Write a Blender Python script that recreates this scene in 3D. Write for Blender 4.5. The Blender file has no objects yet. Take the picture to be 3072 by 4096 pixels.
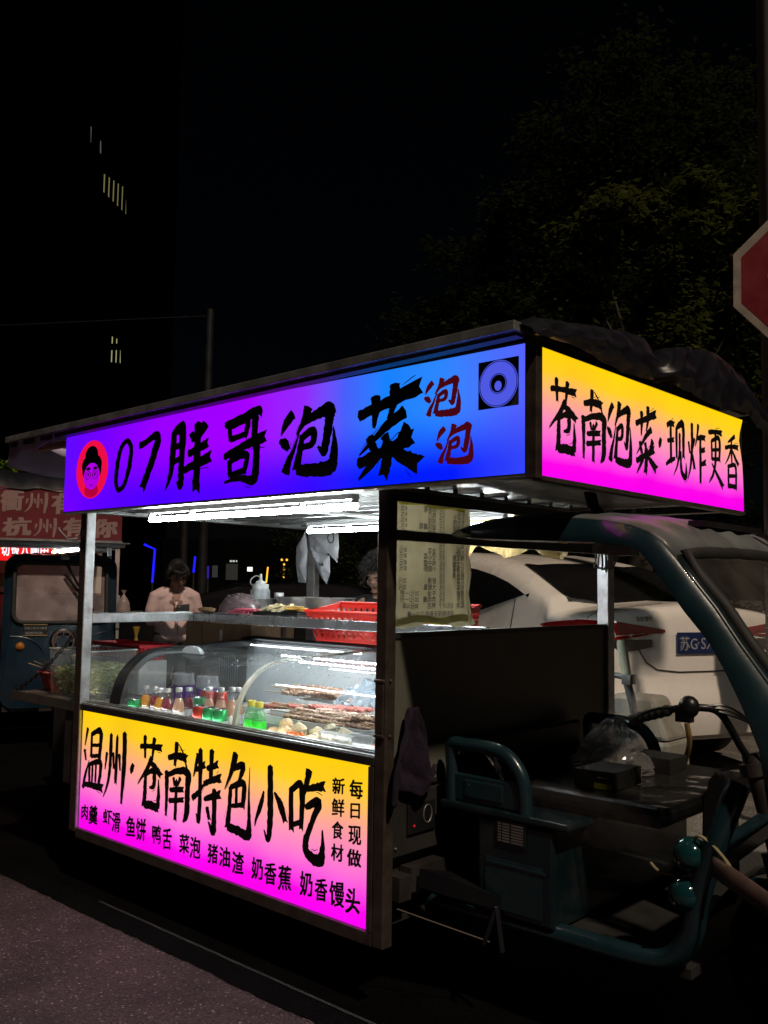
import bpy, bmesh, math, random
from mathutils import Vector, Matrix, noise
R = math.radians
rnd = random.Random(7)
scene = bpy.context.scene
COL = scene.collection

# ------------------------------------------------------------------ camera
cam_d = bpy.data.cameras.new("camera")
cam = bpy.data.objects.new("camera", cam_d); COL.objects.link(cam)
YAW, PIT, ROL = .7389, .0796, .0148
_f = Vector((-math.sin(YAW)*math.cos(PIT), math.cos(YAW)*math.cos(PIT), math.sin(PIT)))
_r = Vector((math.cos(YAW), math.sin(YAW), 0)); _u = _r.cross(_f)
_c, _s = math.cos(ROL), math.sin(ROL)
_r, _u = _c*_r + _s*_u, -_s*_r + _c*_u
m = Matrix.Identity(4)
for i in range(3):
    m[i][0], m[i][1], m[i][2] = _r[i], _u[i], -_f[i]
CAM = Vector((2.0945, -2.2487, 1.40))
m.translation = CAM
cam.matrix_world = m
cam_d.sensor_fit = 'VERTICAL'; cam_d.sensor_height = 24; cam_d.sensor_width = 18
cam_d.lens = 3707.96/4096*24
cam_d.clip_start = .05; cam_d.clip_end = 500
scene.camera = cam

# ------------------------------------------------------------------ night sky and street lamp light
SUN_AZ, SUN_EL = R(111), R(53)          # the lamp-lit side of the street: from +X, high
w = bpy.data.worlds.new("World"); scene.world = w; w.use_nodes = True
nt = w.node_tree; bg = nt.nodes["Background"]
sky = nt.nodes.new("ShaderNodeTexSky"); sky.sky_type = 'NISHITA'; sky.sun_disc = False
sky.sun_elevation = SUN_EL; sky.sun_rotation = SUN_AZ
nt.links.new(sky.outputs[0], bg.inputs[0]); bg.inputs[1].default_value = .00022
sl = bpy.data.lights.new("street_glow", 'SUN'); sl.energy = 2.0; sl.angle = R(2.2); sl.color = (1, .80, .62)
so = bpy.data.objects.new("street_glow", sl); COL.objects.link(so)
sd = Vector((math.sin(SUN_AZ)*math.cos(SUN_EL), math.cos(SUN_AZ)*math.cos(SUN_EL), math.sin(SUN_EL)))
so.rotation_euler = sd.to_track_quat('Z', 'Y').to_euler()
scene.view_settings.view_transform = 'Standard'; scene.view_settings.look = 'None'
scene.view_settings.exposure = 0; scene.view_settings.gamma = 1
scene.cycles.use_denoising = True
scene.cycles.max_bounces = 8; scene.cycles.transparent_max_bounces = 24
scene.cycles.caustics_reflective = False; scene.cycles.caustics_refractive = False
scene.cycles.sample_clamp_indirect = 4

# ------------------------------------------------------------------ materials
def lin(c):
    return tuple((x/255/12.92 if x/255 <= .04045 else ((x/255+.055)/1.055)**2.4) for x in c)
MATS = {}
def pm(name, col, rough=.5, metal=0, var=.15, vs=6, bump=0, bs=40, coat=0, spec=.5, alpha=1, dirt=0):
    """procedural principled material: colour variation, roughness variation, bump, optional dirt patches"""
    if name in MATS: return MATS[name]
    mt = bpy.data.materials.new(name); mt.use_nodes = True
    n, l = mt.node_tree.nodes, mt.node_tree.links
    b = n["Principled BSDF"]
    tc = n.new("ShaderNodeTexCoord"); nz = n.new("ShaderNodeTexNoise")
    nz.inputs["Scale"].default_value = vs; nz.inputs["Detail"].default_value = 5
    l.new(tc.outputs["Object"], nz.inputs["Vector"])
    cr = n.new("ShaderNodeValToRGB")
    cr.color_ramp.elements[0].position = .3; cr.color_ramp.elements[1].position = .7
    cr.color_ramp.elements[0].color = (*[max(0, c*(1-var)) for c in col], 1)
    cr.color_ramp.elements[1].color = (*[min(1, c*(1+var)) for c in col], 1)
    l.new(nz.outputs[0], cr.inputs[0])
    out = cr.outputs[0]
    if dirt:
        n2 = n.new("ShaderNodeTexNoise"); n2.inputs["Scale"].default_value = vs*.7; n2.inputs["Detail"].default_value = 8
        n2.inputs["Roughness"].default_value = .7
        l.new(tc.outputs["Object"], n2.inputs["Vector"])
        c2 = n.new("ShaderNodeValToRGB"); c2.color_ramp.elements[0].position = .48; c2.color_ramp.elements[1].position = .68
        l.new(n2.outputs[0], c2.inputs[0])
        ml = n.new("ShaderNodeMath"); ml.operation = 'MULTIPLY'; ml.inputs[1].default_value = dirt
        l.new(c2.outputs[0], ml.inputs[0])
        mx = n.new("ShaderNodeMixRGB"); mx.inputs[2].default_value = (.06, .05, .04, 1)
        l.new(ml.outputs[0], mx.inputs[0]); l.new(out, mx.inputs[1]); out = mx.outputs[0]
    l.new(out, b.inputs["Base Color"])
    mr = n.new("ShaderNodeMapRange"); mr.inputs[3].default_value = max(0, rough-.12); mr.inputs[4].default_value = min(1, rough+.12)
    l.new(nz.outputs[0], mr.inputs[0]); l.new(mr.outputs[0], b.inputs["Roughness"])
    b.inputs["Metallic"].default_value = metal
    b.inputs["Specular IOR Level"].default_value = spec
    b.inputs["Coat Weight"].default_value = coat
    if alpha < 1: b.inputs["Alpha"].default_value = alpha
    if bump:
        n3 = n.new("ShaderNodeTexNoise"); n3.inputs["Scale"].default_value = bs; n3.inputs["Detail"].default_value = 4
        l.new(tc.outputs["Object"], n3.inputs["Vector"])
        bp = n.new("ShaderNodeBump"); bp.inputs["Strength"].default_value = bump; bp.inputs["Distance"].default_value = .01
        l.new(n3.outputs[0], bp.inputs["Height"]); l.new(bp.outputs[0], b.inputs["Normal"])
    MATS[name] = mt
    return mt
def em(name, col, st=1):
    if name in MATS: return MATS[name]
    mt = bpy.data.materials.new(name); mt.use_nodes = True
    n, l = mt.node_tree.nodes, mt.node_tree.links
    n.remove(n["Principled BSDF"])
    e = n.new("ShaderNodeEmission"); e.inputs[0].default_value = (*col, 1); e.inputs[1].default_value = st
    l.new(e.outputs[0], n["Material Output"].inputs[0])
    MATS[name] = mt
    return mt
def schlick(n, l, f0=.035, k=1.):
    """edge-on reflection that is the same from both sides of a thin sheet"""
    lw = n.new("ShaderNodeLayerWeight"); lw.inputs[0].default_value = .5
    p = n.new("ShaderNodeMath"); p.operation = 'POWER'; p.inputs[1].default_value = 4.5; l.new(lw.outputs["Facing"], p.inputs[0])
    q = n.new("ShaderNodeMath"); q.operation = 'MULTIPLY_ADD'; q.inputs[1].default_value = .85*k; q.inputs[2].default_value = f0*k; q.use_clamp = True
    l.new(p.outputs[0], q.inputs[0])
    return q.outputs[0]
def glassy(name, tint=(1, 1, 1), dust=.04, dcol=(.6, .65, .65), gloss=1., rough=.02, streak=0):
    """thin sheet glass / film: see-through, fresnel reflection, a veil of dust or water"""
    if name in MATS: return MATS[name]
    mt = bpy.data.materials.new(name); mt.use_nodes = True
    n, l = mt.node_tree.nodes, mt.node_tree.links
    n.remove(n["Principled BSDF"])
    tr = n.new("ShaderNodeBsdfTransparent"); tr.inputs[0].default_value = (*tint, 1)
    gl = n.new("ShaderNodeBsdfGlossy"); gl.inputs["Roughness"].default_value = rough
    m1 = n.new("ShaderNodeMixShader"); l.new(schlick(n, l, .04, gloss), m1.inputs[0]); l.new(tr.outputs[0], m1.inputs[1]); l.new(gl.outputs[0], m1.inputs[2])
    df = n.new("ShaderNodeBsdfDiffuse"); df.inputs[0].default_value = (*dcol, 1)
    m2 = n.new("ShaderNodeMixShader"); l.new(m1.outputs[0], m2.inputs[1]); l.new(df.outputs[0], m2.inputs[2])
    tc = n.new("ShaderNodeTexCoord"); nz = n.new("ShaderNodeTexNoise"); nz.inputs["Detail"].default_value = 6
    mp = n.new("ShaderNodeMapping"); l.new(tc.outputs["Object"], mp.inputs[0])
    if streak: mp.inputs["Scale"].default_value = (30, 4, 4)
    nz.inputs["Scale"].default_value = 5 if not streak else 2.2
    l.new(mp.outputs[0], nz.inputs["Vector"])
    mr = n.new("ShaderNodeMapRange"); mr.inputs[1].default_value = .35; mr.inputs[2].default_value = .75
    mr.inputs[3].default_value = dust*.5; mr.inputs[4].default_value = dust*1.6+streak
    l.new(nz.outputs[0], mr.inputs[0]); l.new(mr.outputs[0], m2.inputs[0])
    l.new(m2.outputs[0], n["Material Output"].inputs[0])
    MATS[name] = mt
    return mt
def film(name, col, op=.5, rough=.3, tlf=.5):
    """translucent plastic: part see-through, part light passing through, a little gloss"""
    if name in MATS: return MATS[name]
    mt = bpy.data.materials.new(name); mt.use_nodes = True
    n, l = mt.node_tree.nodes, mt.node_tree.links
    n.remove(n["Principled BSDF"])
    tr = n.new("ShaderNodeBsdfTransparent"); tl = n.new("ShaderNodeBsdfTranslucent"); df = n.new("ShaderNodeBsdfDiffuse")
    tc = n.new("ShaderNodeTexCoord"); nz = n.new("ShaderNodeTexNoise"); nz.inputs["Scale"].default_value = 9; nz.inputs["Detail"].default_value = 5
    l.new(tc.outputs["Object"], nz.inputs["Vector"])
    cr = n.new("ShaderNodeValToRGB")
    cr.color_ramp.elements[0].position = .3; cr.color_ramp.elements[1].position = .7
    cr.color_ramp.elements[0].color = (*[c*.8 for c in col], 1); cr.color_ramp.elements[1].color = (*[min(1, c*1.15) for c in col], 1)
    l.new(nz.outputs[0], cr.inputs[0])
    l.new(cr.outputs[0], tl.inputs[0]); l.new(cr.outputs[0], df.inputs[0])
    gl = n.new("ShaderNodeBsdfGlossy"); gl.inputs["Roughness"].default_value = rough
    a = n.new("ShaderNodeMixShader"); a.inputs[0].default_value = 1-tlf; l.new(tl.outputs[0], a.inputs[1]); l.new(df.outputs[0], a.inputs[2])
    b = n.new("ShaderNodeMixShader"); b.inputs[0].default_value = op; l.new(tr.outputs[0], b.inputs[1]); l.new(a.outputs[0], b.inputs[2])
    c = n.new("ShaderNodeMixShader"); l.new(schlick(n, l, .035), c.inputs[0]); l.new(b.outputs[0], c.inputs[1]); l.new(gl.outputs[0], c.inputs[2])
    l.new(c.outputs[0], n["Material Output"].inputs[0])
    MATS[name] = mt
    return mt
def ramp(n, stops, col=True):
    cr = n.new("ShaderNodeValToRGB"); e = cr.color_ramp.elements
    while len(e) < len(stops): e.new(.5)
    for k, (p, c) in zip(list(e), stops):
        k.position = p; k.color = (*lin(c), 1)
    return cr
def backlit(name, axis, u0, u1, v0, v1, top=None, bottom=None, vert=None, st=1.):
    """light-box face: printed colour gradient, lit from behind, with soft uneven lamp bands"""
    mt = bpy.data.materials.new(name); mt.use_nodes = True
    n, l = mt.node_tree.nodes, mt.node_tree.links
    n.remove(n["Principled BSDF"])
    tc = n.new("ShaderNodeTexCoord"); sp = n.new("ShaderNodeSeparateXYZ"); l.new(tc.outputs["Object"], sp.inputs[0])
    mu = n.new("ShaderNodeMapRange"); mu.inputs[1].default_value = u0; mu.inputs[2].default_value = u1
    l.new(sp.outputs[axis], mu.inputs[0])
    mv = n.new("ShaderNodeMapRange"); mv.inputs[1].default_value = v0; mv.inputs[2].default_value = v1
    l.new(sp.outputs[2], mv.inputs[0])
    nz = n.new("ShaderNodeTexNoise"); nz.inputs["Scale"].default_value = 2.6; nz.inputs["Detail"].default_value = 2
    l.new(tc.outputs["Object"], nz.inputs["Vector"])
    if vert:
        ad = n.new("ShaderNodeMath"); ad.operation = 'MULTIPLY_ADD'; ad.inputs[1].default_value = .16; 
        l.new(nz.outputs[0], ad.inputs[0])
        sb = n.new("ShaderNodeMath"); sb.operation = 'ADD'; sb.inputs[1].default_value = -.08
        l.new(mv.outputs[0], sb.inputs[0]); l.new(sb.outputs[0], ad.inputs[2])
        c = ramp(n, vert); l.new(ad.outputs[0], c.inputs[0]); out = c.outputs[0]
    else:
        a, b = ramp(n, top), ramp(n, bottom)
        l.new(mu.outputs[0], a.inputs[0]); l.new(mu.outputs[0], b.inputs[0])
        sm = n.new("ShaderNodeMapRange"); sm.interpolation_type = 'SMOOTHSTEP'
        sm.inputs[1].default_value = .05; sm.inputs[2].default_value = .64
        l.new(mv.outputs[0], sm.inputs[0])
        mx = n.new("ShaderNodeMixRGB"); l.new(sm.outputs[0], mx.inputs[0]); l.new(b.outputs[0], mx.inputs[1]); l.new(a.outputs[0], mx.inputs[2])
        out = mx.outputs[0]
    br = n.new("ShaderNodeMapRange"); br.inputs[1].default_value = .3; br.inputs[2].default_value = .7
    br.inputs[3].default_value = st*.95; br.inputs[4].default_value = st*1.12
    l.new(nz.outputs[0], br.inputs[0])
    e = n.new("ShaderNodeEmission"); l.new(out, e.inputs[0]); l.new(br.outputs[0], e.inputs[1])
    gl = n.new("ShaderNodeBsdfGlossy"); gl.inputs["Roughness"].default_value = .25; gl.inputs[0].default_value = (.03, .03, .03, 1)
    ds = n.new("ShaderNodeAddShader"); l.new(e.outputs[0], ds.inputs[0]); l.new(gl.outputs[0], ds.inputs[1])
    l.new(ds.outputs[0], n["Material Output"].inputs[0])
    MATS[name] = mt
    return mt

ALU = pm("brushed aluminium", (.50, .52, .53), .38, .75, .18, 14, .06, 120, dirt=.5)
ALUD = pm("weathered aluminium", (.30, .29, .28), .45, .6, .25, 9, .08, 90, dirt=.6)
STEEL = pm("stainless steel", (.52, .53, .54), .26, .9, .12, 10, .04, 160)
DARKM = pm("dark painted steel", (.035, .032, .03), .4, .2, .3, 12, .08, 90)
POSTM = pm("worn brown steel", (.085, .066, .055), .42, .5, .35, 16, .1, 120, dirt=.5)
BLACKP = pm("black plastic", (.012, .012, .013), .35, 0, .2, 8, .04, 90)
BLACKR = pm("black rubber", (.014, .014, .014), .7, 0, .25, 12, .1, 120)
TEAL = pm("teal cab paint", (.010, .029, .038), .28, .1, .18, 7, .03, 50, coat=.6)
TEALD = pm("dark teal paint", (.004, .014, .018), .32, .1, .2, 7, .03, 50, coat=.4, dirt=.35)
WALLG = pm("grey green sheet metal", (.15, .155, .125), .45, .15, .18, 3, .04, 60, dirt=.3)
INK = pm("black lettering", (.006, .005, .005), .5, 0, .1)
INKR = em("dark red translucent lettering", (.060, .002, .007), 1)
WHITEP = pm("white plastic", (.72, .74, .74), .35, 0, .06, 8)
REDP = pm("red plastic", (.62, .028, .018), .32, 0, .12, 8, spec=.5)
SKIN = pm("skin", (.30, .165, .115), .5, 0, .1, 12, .05, 200)
HAIR = pm("black hair", (.003, .0026, .0024), .7, 0, .3, 60, .3, 180)
CHROME = pm("chrome", (.7, .7, .7), .12, 1, .05)
GLASS = glassy("case glass", dust=.025, gloss=1.3, streak=.05)
TUBE = em("lamp tube", (.93, 1, 1), 110)

# ------------------------------------------------------------------ mesh builder
class MB:
    def __init__(s): s.v = []; s.f = []; s.mi = []; s.cur = 0
    def add(s, vs, fs):
        o = len(s.v); s.v += [tuple(p) for p in vs]
        for f in fs: s.f.append(tuple(i+o for i in f)); s.mi.append(s.cur)
        return s
    def box(s, a, b, bev=0):
        x0, y0, z0 = a; x1, y1, z1 = b
        return s.hexa([(x0,y0,z0),(x1,y0,z0),(x1,y1,z0),(x0,y1,z0),(x0,y0,z1),(x1,y0,z1),(x1,y1,z1),(x0,y1,z1)])
    def hexa(s, p):
        return s.add(p, [(0,3,2,1),(4,5,6,7),(0,1,5,4),(1,2,6,5),(2,3,7,6),(3,0,4,7)])
    def obox(s, c, ax, ay, az):
        c, ax, ay, az = map(Vector, (c, ax, ay, az))
        return s.hexa([c+i*ax+j*ay+k*az for k in (-1, 1) for i, j in ((-1,-1),(1,-1),(1,1),(-1,1))])
    def bar(s, p, q, w, h, up=(0, 0, 1)):
        p, q = Vector(p), Vector(q); d = (q-p).normalized(); u = Vector(up)
        sd_ = d.cross(u)
        if sd_.length < 1e-4: sd_ = d.cross(Vector((1, 0, 0)))
        sd_.normalize(); u = sd_.cross(d)
        return s.obox((p+q)/2, (q-p)/2, sd_*w/2, u*h/2)
    def tube(s, pts, r, n=10, cap=True, closed=False):
        pts = [Vector(p) for p in pts]; N = len(pts)
        rs = r if isinstance(r, (list, tuple)) else [r]*N
        prev = None; rings = []
        for i, p in enumerate(pts):
            if closed: d = pts[(i+1) % N]-pts[i-1]
            else: d = pts[min(i+1, N-1)]-pts[max(i-1, 0)]
            d.normalize()
            if prev is None:
                a = Vector((0, 0, 1)) if abs(d.z) < .9 else Vector((1, 0, 0))
                x = d.cross(a).normalized()
            else:
                x = (prev-d*prev.dot(d)); x = x.normalized() if x.length > 1e-5 else d.orthogonal().normalized()
            prev = x; y = d.cross(x)
            rings.append([p+rs[i]*(math.cos(t)*x+math.sin(t)*y) for t in [2*math.pi*k/n for k in range(n)]])
        vs = [p for rg in rings for p in rg]; fs = []
        M = N if closed else N-1
        for i in range(M):
            j = (i+1) % N
            for k in range(n): fs.append((i*n+k, i*n+(k+1) % n, j*n+(k+1) % n, j*n+k))
        if cap and not closed:
            fs.append(tuple(range(n-1, -1, -1))); fs.append(tuple((N-1)*n+k for k in range(n)))
        return s.add(vs, fs)
    def lathe(s, c, prof, n=20, ax=None, cap=True):
        c = Vector(c); az = Vector(ax).normalized() if ax else Vector((0, 0, 1))
        x = az.orthogonal().normalized() if ax else Vector((1, 0, 0)); y = az.cross(x)
        vs = [c+az*z+r*(math.cos(2*math.pi*k/n)*x+math.sin(2*math.pi*k/n)*y) for r, z in prof for k in range(n)]
        fs = []
        for i in range(len(prof)-1):
            for k in range(n): fs.append((i*n+k, i*n+(k+1) % n, (i+1)*n+(k+1) % n, (i+1)*n+k))
        if cap:
            fs.append(tuple(range(n-1, -1, -1))); fs.append(tuple((len(prof)-1)*n+k for k in range(n)))
        return s.add(vs, fs)
    def ball(s, c, rx, ry=None, rz=None, n=14, mtx=None):
        ry = ry or rx; rz = rz or rx; c = Vector(c); vs = []; fs = []; h = n//2+1
        for i in range(h+1):
            t = math.pi*i/h
            for k in range(n):
                p = Vector((rx*math.sin(t)*math.cos(2*math.pi*k/n), ry*math.sin(t)*math.sin(2*math.pi*k/n), rz*math.cos(t)))
                if mtx: p = mtx @ p
                vs.append(c+p)
        for i in range(h):
            for k in range(n): fs.append((i*n+k, (i+1)*n+k, (i+1)*n+(k+1) % n, i*n+(k+1) % n))
        return s.add(vs, fs)
    def grid(s, fn, nu, nv):
        vs = [fn(i/nu, j/nv) for j in range(nv+1) for i in range(nu+1)]
        return s.add(vs, [(j*(nu+1)+i, j*(nu+1)+i+1, (j+1)*(nu+1)+i+1, (j+1)*(nu+1)+i) for j in range(nv) for i in range(nu)])
    def prism(s, poly, P, t):
        """poly 2D; P(u,v,d) -> 3D; thickness t along d"""
        n = len(poly)
        vs = [P(u, v, 0) for u, v in poly]+[P(u, v, t) for u, v in poly]
        fs = [tuple(range(n)), tuple(range(2*n-1, n-1, -1))]+[(i, i+n, (i+1) % n+n, (i+1) % n) for i in range(n)]
        return s.add(vs, fs)
    def build(s, name, mat, parent=None, smooth=False, bevel=0, solid=0, sub=0):
        off = Vector((0, 0, 0)); p = parent
        while p is not None: off += p.location; p = p.parent
        me = bpy.data.meshes.new(name)
        me.from_pydata([tuple(Vector(v)-off) for v in s.v], [], s.f)
        mats = mat if isinstance(mat, (list, tuple)) else [mat]
        for k in mats: me.materials.append(k)
        if len(mats) > 1: me.polygons.foreach_set("material_index", s.mi)
        bm = bmesh.new(); bm.from_mesh(me); bmesh.ops.recalc_face_normals(bm, faces=bm.faces[:]) if not getattr(s, 'keepn', False) else None
        bm.to_mesh(me); bm.free()
        o = bpy.data.objects.new(name, me); COL.objects.link(o)
        if parent: o.parent = parent
        if smooth:
            me.polygons.foreach_set("use_smooth", [True]*len(me.polygons))
            try: me.set_sharp_from_angle(angle=R(50))
            except Exception: pass
        if solid:
            md = o.modifiers.new("thickness", 'SOLIDIFY'); md.thickness = solid; md.offset = 0
        if bevel:
            md = o.modifiers.new("bevel", 'BEVEL'); md.width = bevel; md.segments = 2; md.limit_method = 'ANGLE'; md.angle_limit = R(40)
        if sub:
            md = o.modifiers.new("sub", 'SUBSURF'); md.levels = sub; md.render_levels = sub
        return o
def tag(o, label=None, cat=None, group=None, kind=None):
    if label: o['label'] = label
    if cat: o['category'] = cat
    if group: o['group'] = group
    if kind: o['kind'] = kind
    return o
def thing(name, label, cat, loc=(0, 0, 0), group=None):
    o = bpy.data.objects.new(name, None); COL.objects.link(o); o.location = loc
    o.empty_display_size = .1
    return tag(o, label, cat, group)
def solo(mb, name, mat, label, cat, loc=(0, 0, 0), group=None, **k):
    """a thing that is one mesh, its origin at loc (mesh given in world coordinates)"""
    mb.v = [tuple(Vector(v)-Vector(loc)) for v in mb.v]
    o = mb.build(name, mat, None, **k); o.location = loc
    return tag(o, label, cat, group)
def dup(o, loc, rz=0, label=None, group=None):
    c = o.copy(); COL.objects.link(c); c.location = loc; c.rotation_euler = (0, 0, rz)
    if label: c['label'] = label
    if group: c['group'] = group
    for ch in list(o.children):
        d = ch.copy(); COL.objects.link(d); d.parent = c
        for g in ch.children:
            e = g.copy(); COL.objects.link(e); e.parent = d
    return c
def spline(pts, n):
    """Catmull-Rom through tuples"""
    P = [pts[0]]+list(pts)+[pts[-1]]; out = []
    for i in range(1, len(P)-2):
        for k in range(n):
            t = k/n; q = []
            for a, b, c, d in zip(P[i-1], P[i], P[i+1], P[i+2]):
                q.append(.5*(2*b+(c-a)*t+(2*a-5*b+4*c-d)*t*t+(3*b-a-3*c+d)*t**3))
            out.append(tuple(q))
    out.append(tuple(pts[-1]))
    return out

# ------------------------------------------------------------------ brush lettering
G = {
"胖": "18,10,10 16,45,11 12,75,8 2,97,2|16,12,8 34,4,14 38,12,12 37,60,11 36,92,10 28,86,3|18,34,7 34,30,7|17,56,7 34,51,7|58,14,10 62,28,5|88,4,13 78,20,6 70,28,3|52,46,8 72,40,9 92,34,10|44,70,8 70,62,10 98,55,12|72,2,12 72,50,12 71,99,13",
"哥": "2,14,9 40,8,9 80,2,13 84,6,10|12,14,8 16,36,7|14,18,7 56,11,9 52,34,8|16,36,7 54,31,7|76,8,12 74,42,11|2,60,9 45,49,10 97,38,13|14,66,8 18,88,8|16,67,8 56,60,9 52,84,8|18,88,8 54,82,8|80,44,12 80,75,12 77,95,12 66,97,10 40,93,7 4,97,3",
"泡": "24,8,11 12,20,10 3,38,2|0,46,5 10,52,11 17,60,6|12,96,13 18,78,9 27,60,5 35,38,2|50,2,13 44,20,9 31,40,3|40,25,8 62,16,10 86,10,14 86,24,12 82,50,11 78,70,9 68,62,3|42,44,8 60,38,9 58,56,8 43,60,6|41,42,8 37,66,9 32,90,11|32,92,12 60,95,13 88,93,15 94,82,12 95,58,7 93,36,1.5",
"菜": "2,30,10 40,22,10 99,8,14|30,10,11 30,30,9 28,46,4|62,0,12 60,22,9 52,38,4|78,33,12 50,46,9 4,76,2|20,56,10 29,72,9|46,56,10 54,70,7|84,50,13 66,70,6 56,80,2|2,86,10 40,76,10 88,64,13|50,64,12 50,85,12 46,100,12|36,80,8 20,92,7 4,104,3|58,76,7 78,84,13 98,92,15",
"苍": "6,16,9 50,13,9 96,12,12|26,0,10 28,30,7|66,1,11 60,30,6|58,28,11 40,44,9 18,58,6 0,70,2|50,34,8 72,40,12 98,50,11|34,53,7 68,46,11 70,66,10 52,70,4|34,52,9 33,75,11 30,97,12|30,95,13 60,94,14 90,95,15|90,95,12 92,75,9 90,56,3",
"南": "45,0,10 44,14,10 40,30,7|12,22,9 50,17,11 84,18,13|54,2,2 72,12,4 88,30,5|8,40,11 10,65,10 10,97,6|10,45,8 50,37,10 92,36,15 94,60,13 92,88,13 80,99,4|36,46,7 42,56,6|64,44,8 56,54,5|24,63,8 76,58,9|22,77,8 78,71,9|50,50,9 48,99,8",
"现": "6,14,9 22,8,10 40,8,10|8,40,8 38,36,9|0,82,5 20,74,9 44,68,6|24,10,9 24,76,9|52,14,10 52,66,7|52,14,8 74,4,13 86,8,12 86,62,10|68,22,8 66,56,8 54,80,6 36,98,2|72,54,7 74,84,10 86,96,12 98,94,11 99,72,3",
"炸": "6,36,8 12,54,6|38,28,9 30,44,4|24,4,11 24,40,10 16,74,8 0,98,2|26,56,7 36,78,10|60,2,10 52,24,7 42,40,3|54,26,8 78,22,10 96,22,11|70,24,10 70,60,10 68,100,9|72,46,8 94,42,10|72,69,8 98,64,11",
"更": "2,8,10 50,4,10 94,3,13|22,22,9 24,54,8|22,22,8 76,15,11 76,54,10|24,38,7 74,34,8|24,54,8 74,51,8|50,6,10 48,54,10 30,80,9 2,96,3|22,62,5 50,76,9 97,98,14",
"香": "76,0,10 50,8,8 24,15,4|4,27,9 50,21,9 97,20,12|50,8,9 50,50,8|46,26,8 28,42,7 2,57,2|54,28,7 74,40,10 99,52,10|24,58,10 24,98,10|24,60,8 76,56,11 78,98,11|26,77,8 76,74,8|24,95,10 78,94,10",
"温": "18,0,9 7,28,4|6,36,9 14,52,6|4,99,9 16,74,8 31,52,2|40,6,9 40,44,9|40,8,8 84,1,13 82,44,10|42,26,7 80,23,7|40,44,8 84,40,8|33,58,9 36,86,8|34,58,8 88,51,12 84,86,9|50,58,7 50,86,7|67,56,7 67,84,7|8,93,9 50,91,12 100,91,15",
"州": "11,34,9 4,58,4|28,6,10 28,50,10 18,80,7 0,100,2|41,32,8 45,54,6|58,8,9 56,74,9|70,32,8 75,54,6|92,0,13 92,50,13 86,101,7",
"特": "18,8,10 8,28,6 2,38,2|10,29,7 42,20,10|26,2,11 28,50,10 26,92,9 17,84,3|0,66,10 24,56,8 46,42,3|52,24,8 88,16,11|68,0,11 66,38,9|42,44,9 70,37,10 99,32,13|46,63,8 99,52,12|80,48,11 82,80,11 80,101,12 63,90,4|56,72,9 65,86,8",
"色": "42,0,14 28,24,10 4,48,2|34,20,8 70,13,12 58,32,7 48,40,4|26,44,9 24,70,10 18,94,12|26,44,8 74,36,12 72,64,10|49,42,7 48,64,7|28,67,7 72,62,8|18,94,13 55,95,14 92,97,16 97,80,9 94,50,5 95,14,1.5",
"小": "48,0,12 51,40,14 51,80,13 45,100,9 32,88,3|28,36,4 20,54,10 4,76,6 0,86,2|64,34,5 84,48,13 100,68,11",
"吃": "5,26,10 8,72,10|5,28,8 36,20,11 37,68,9|8,68,7 36,61,7|58,0,13 50,18,9 38,38,3|52,22,8 76,18,10 98,15,13|50,43,8 86,34,13 70,56,9 52,80,11 57,94,13 91,99,16 99,84,9 98,64,3",
"0": "62,2,9 32,14,12 10,50,14 7,80,13 25,97,10 60,86,11 87,50,14 94,20,13 78,4,11 62,2,9",
"7": "0,15,11 20,15,10 82,2,11 98,8,15 82,35,15 52,70,14 28,97,15",
"·": "70,10,40 30,60,50 20,90,20",
}
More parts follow.
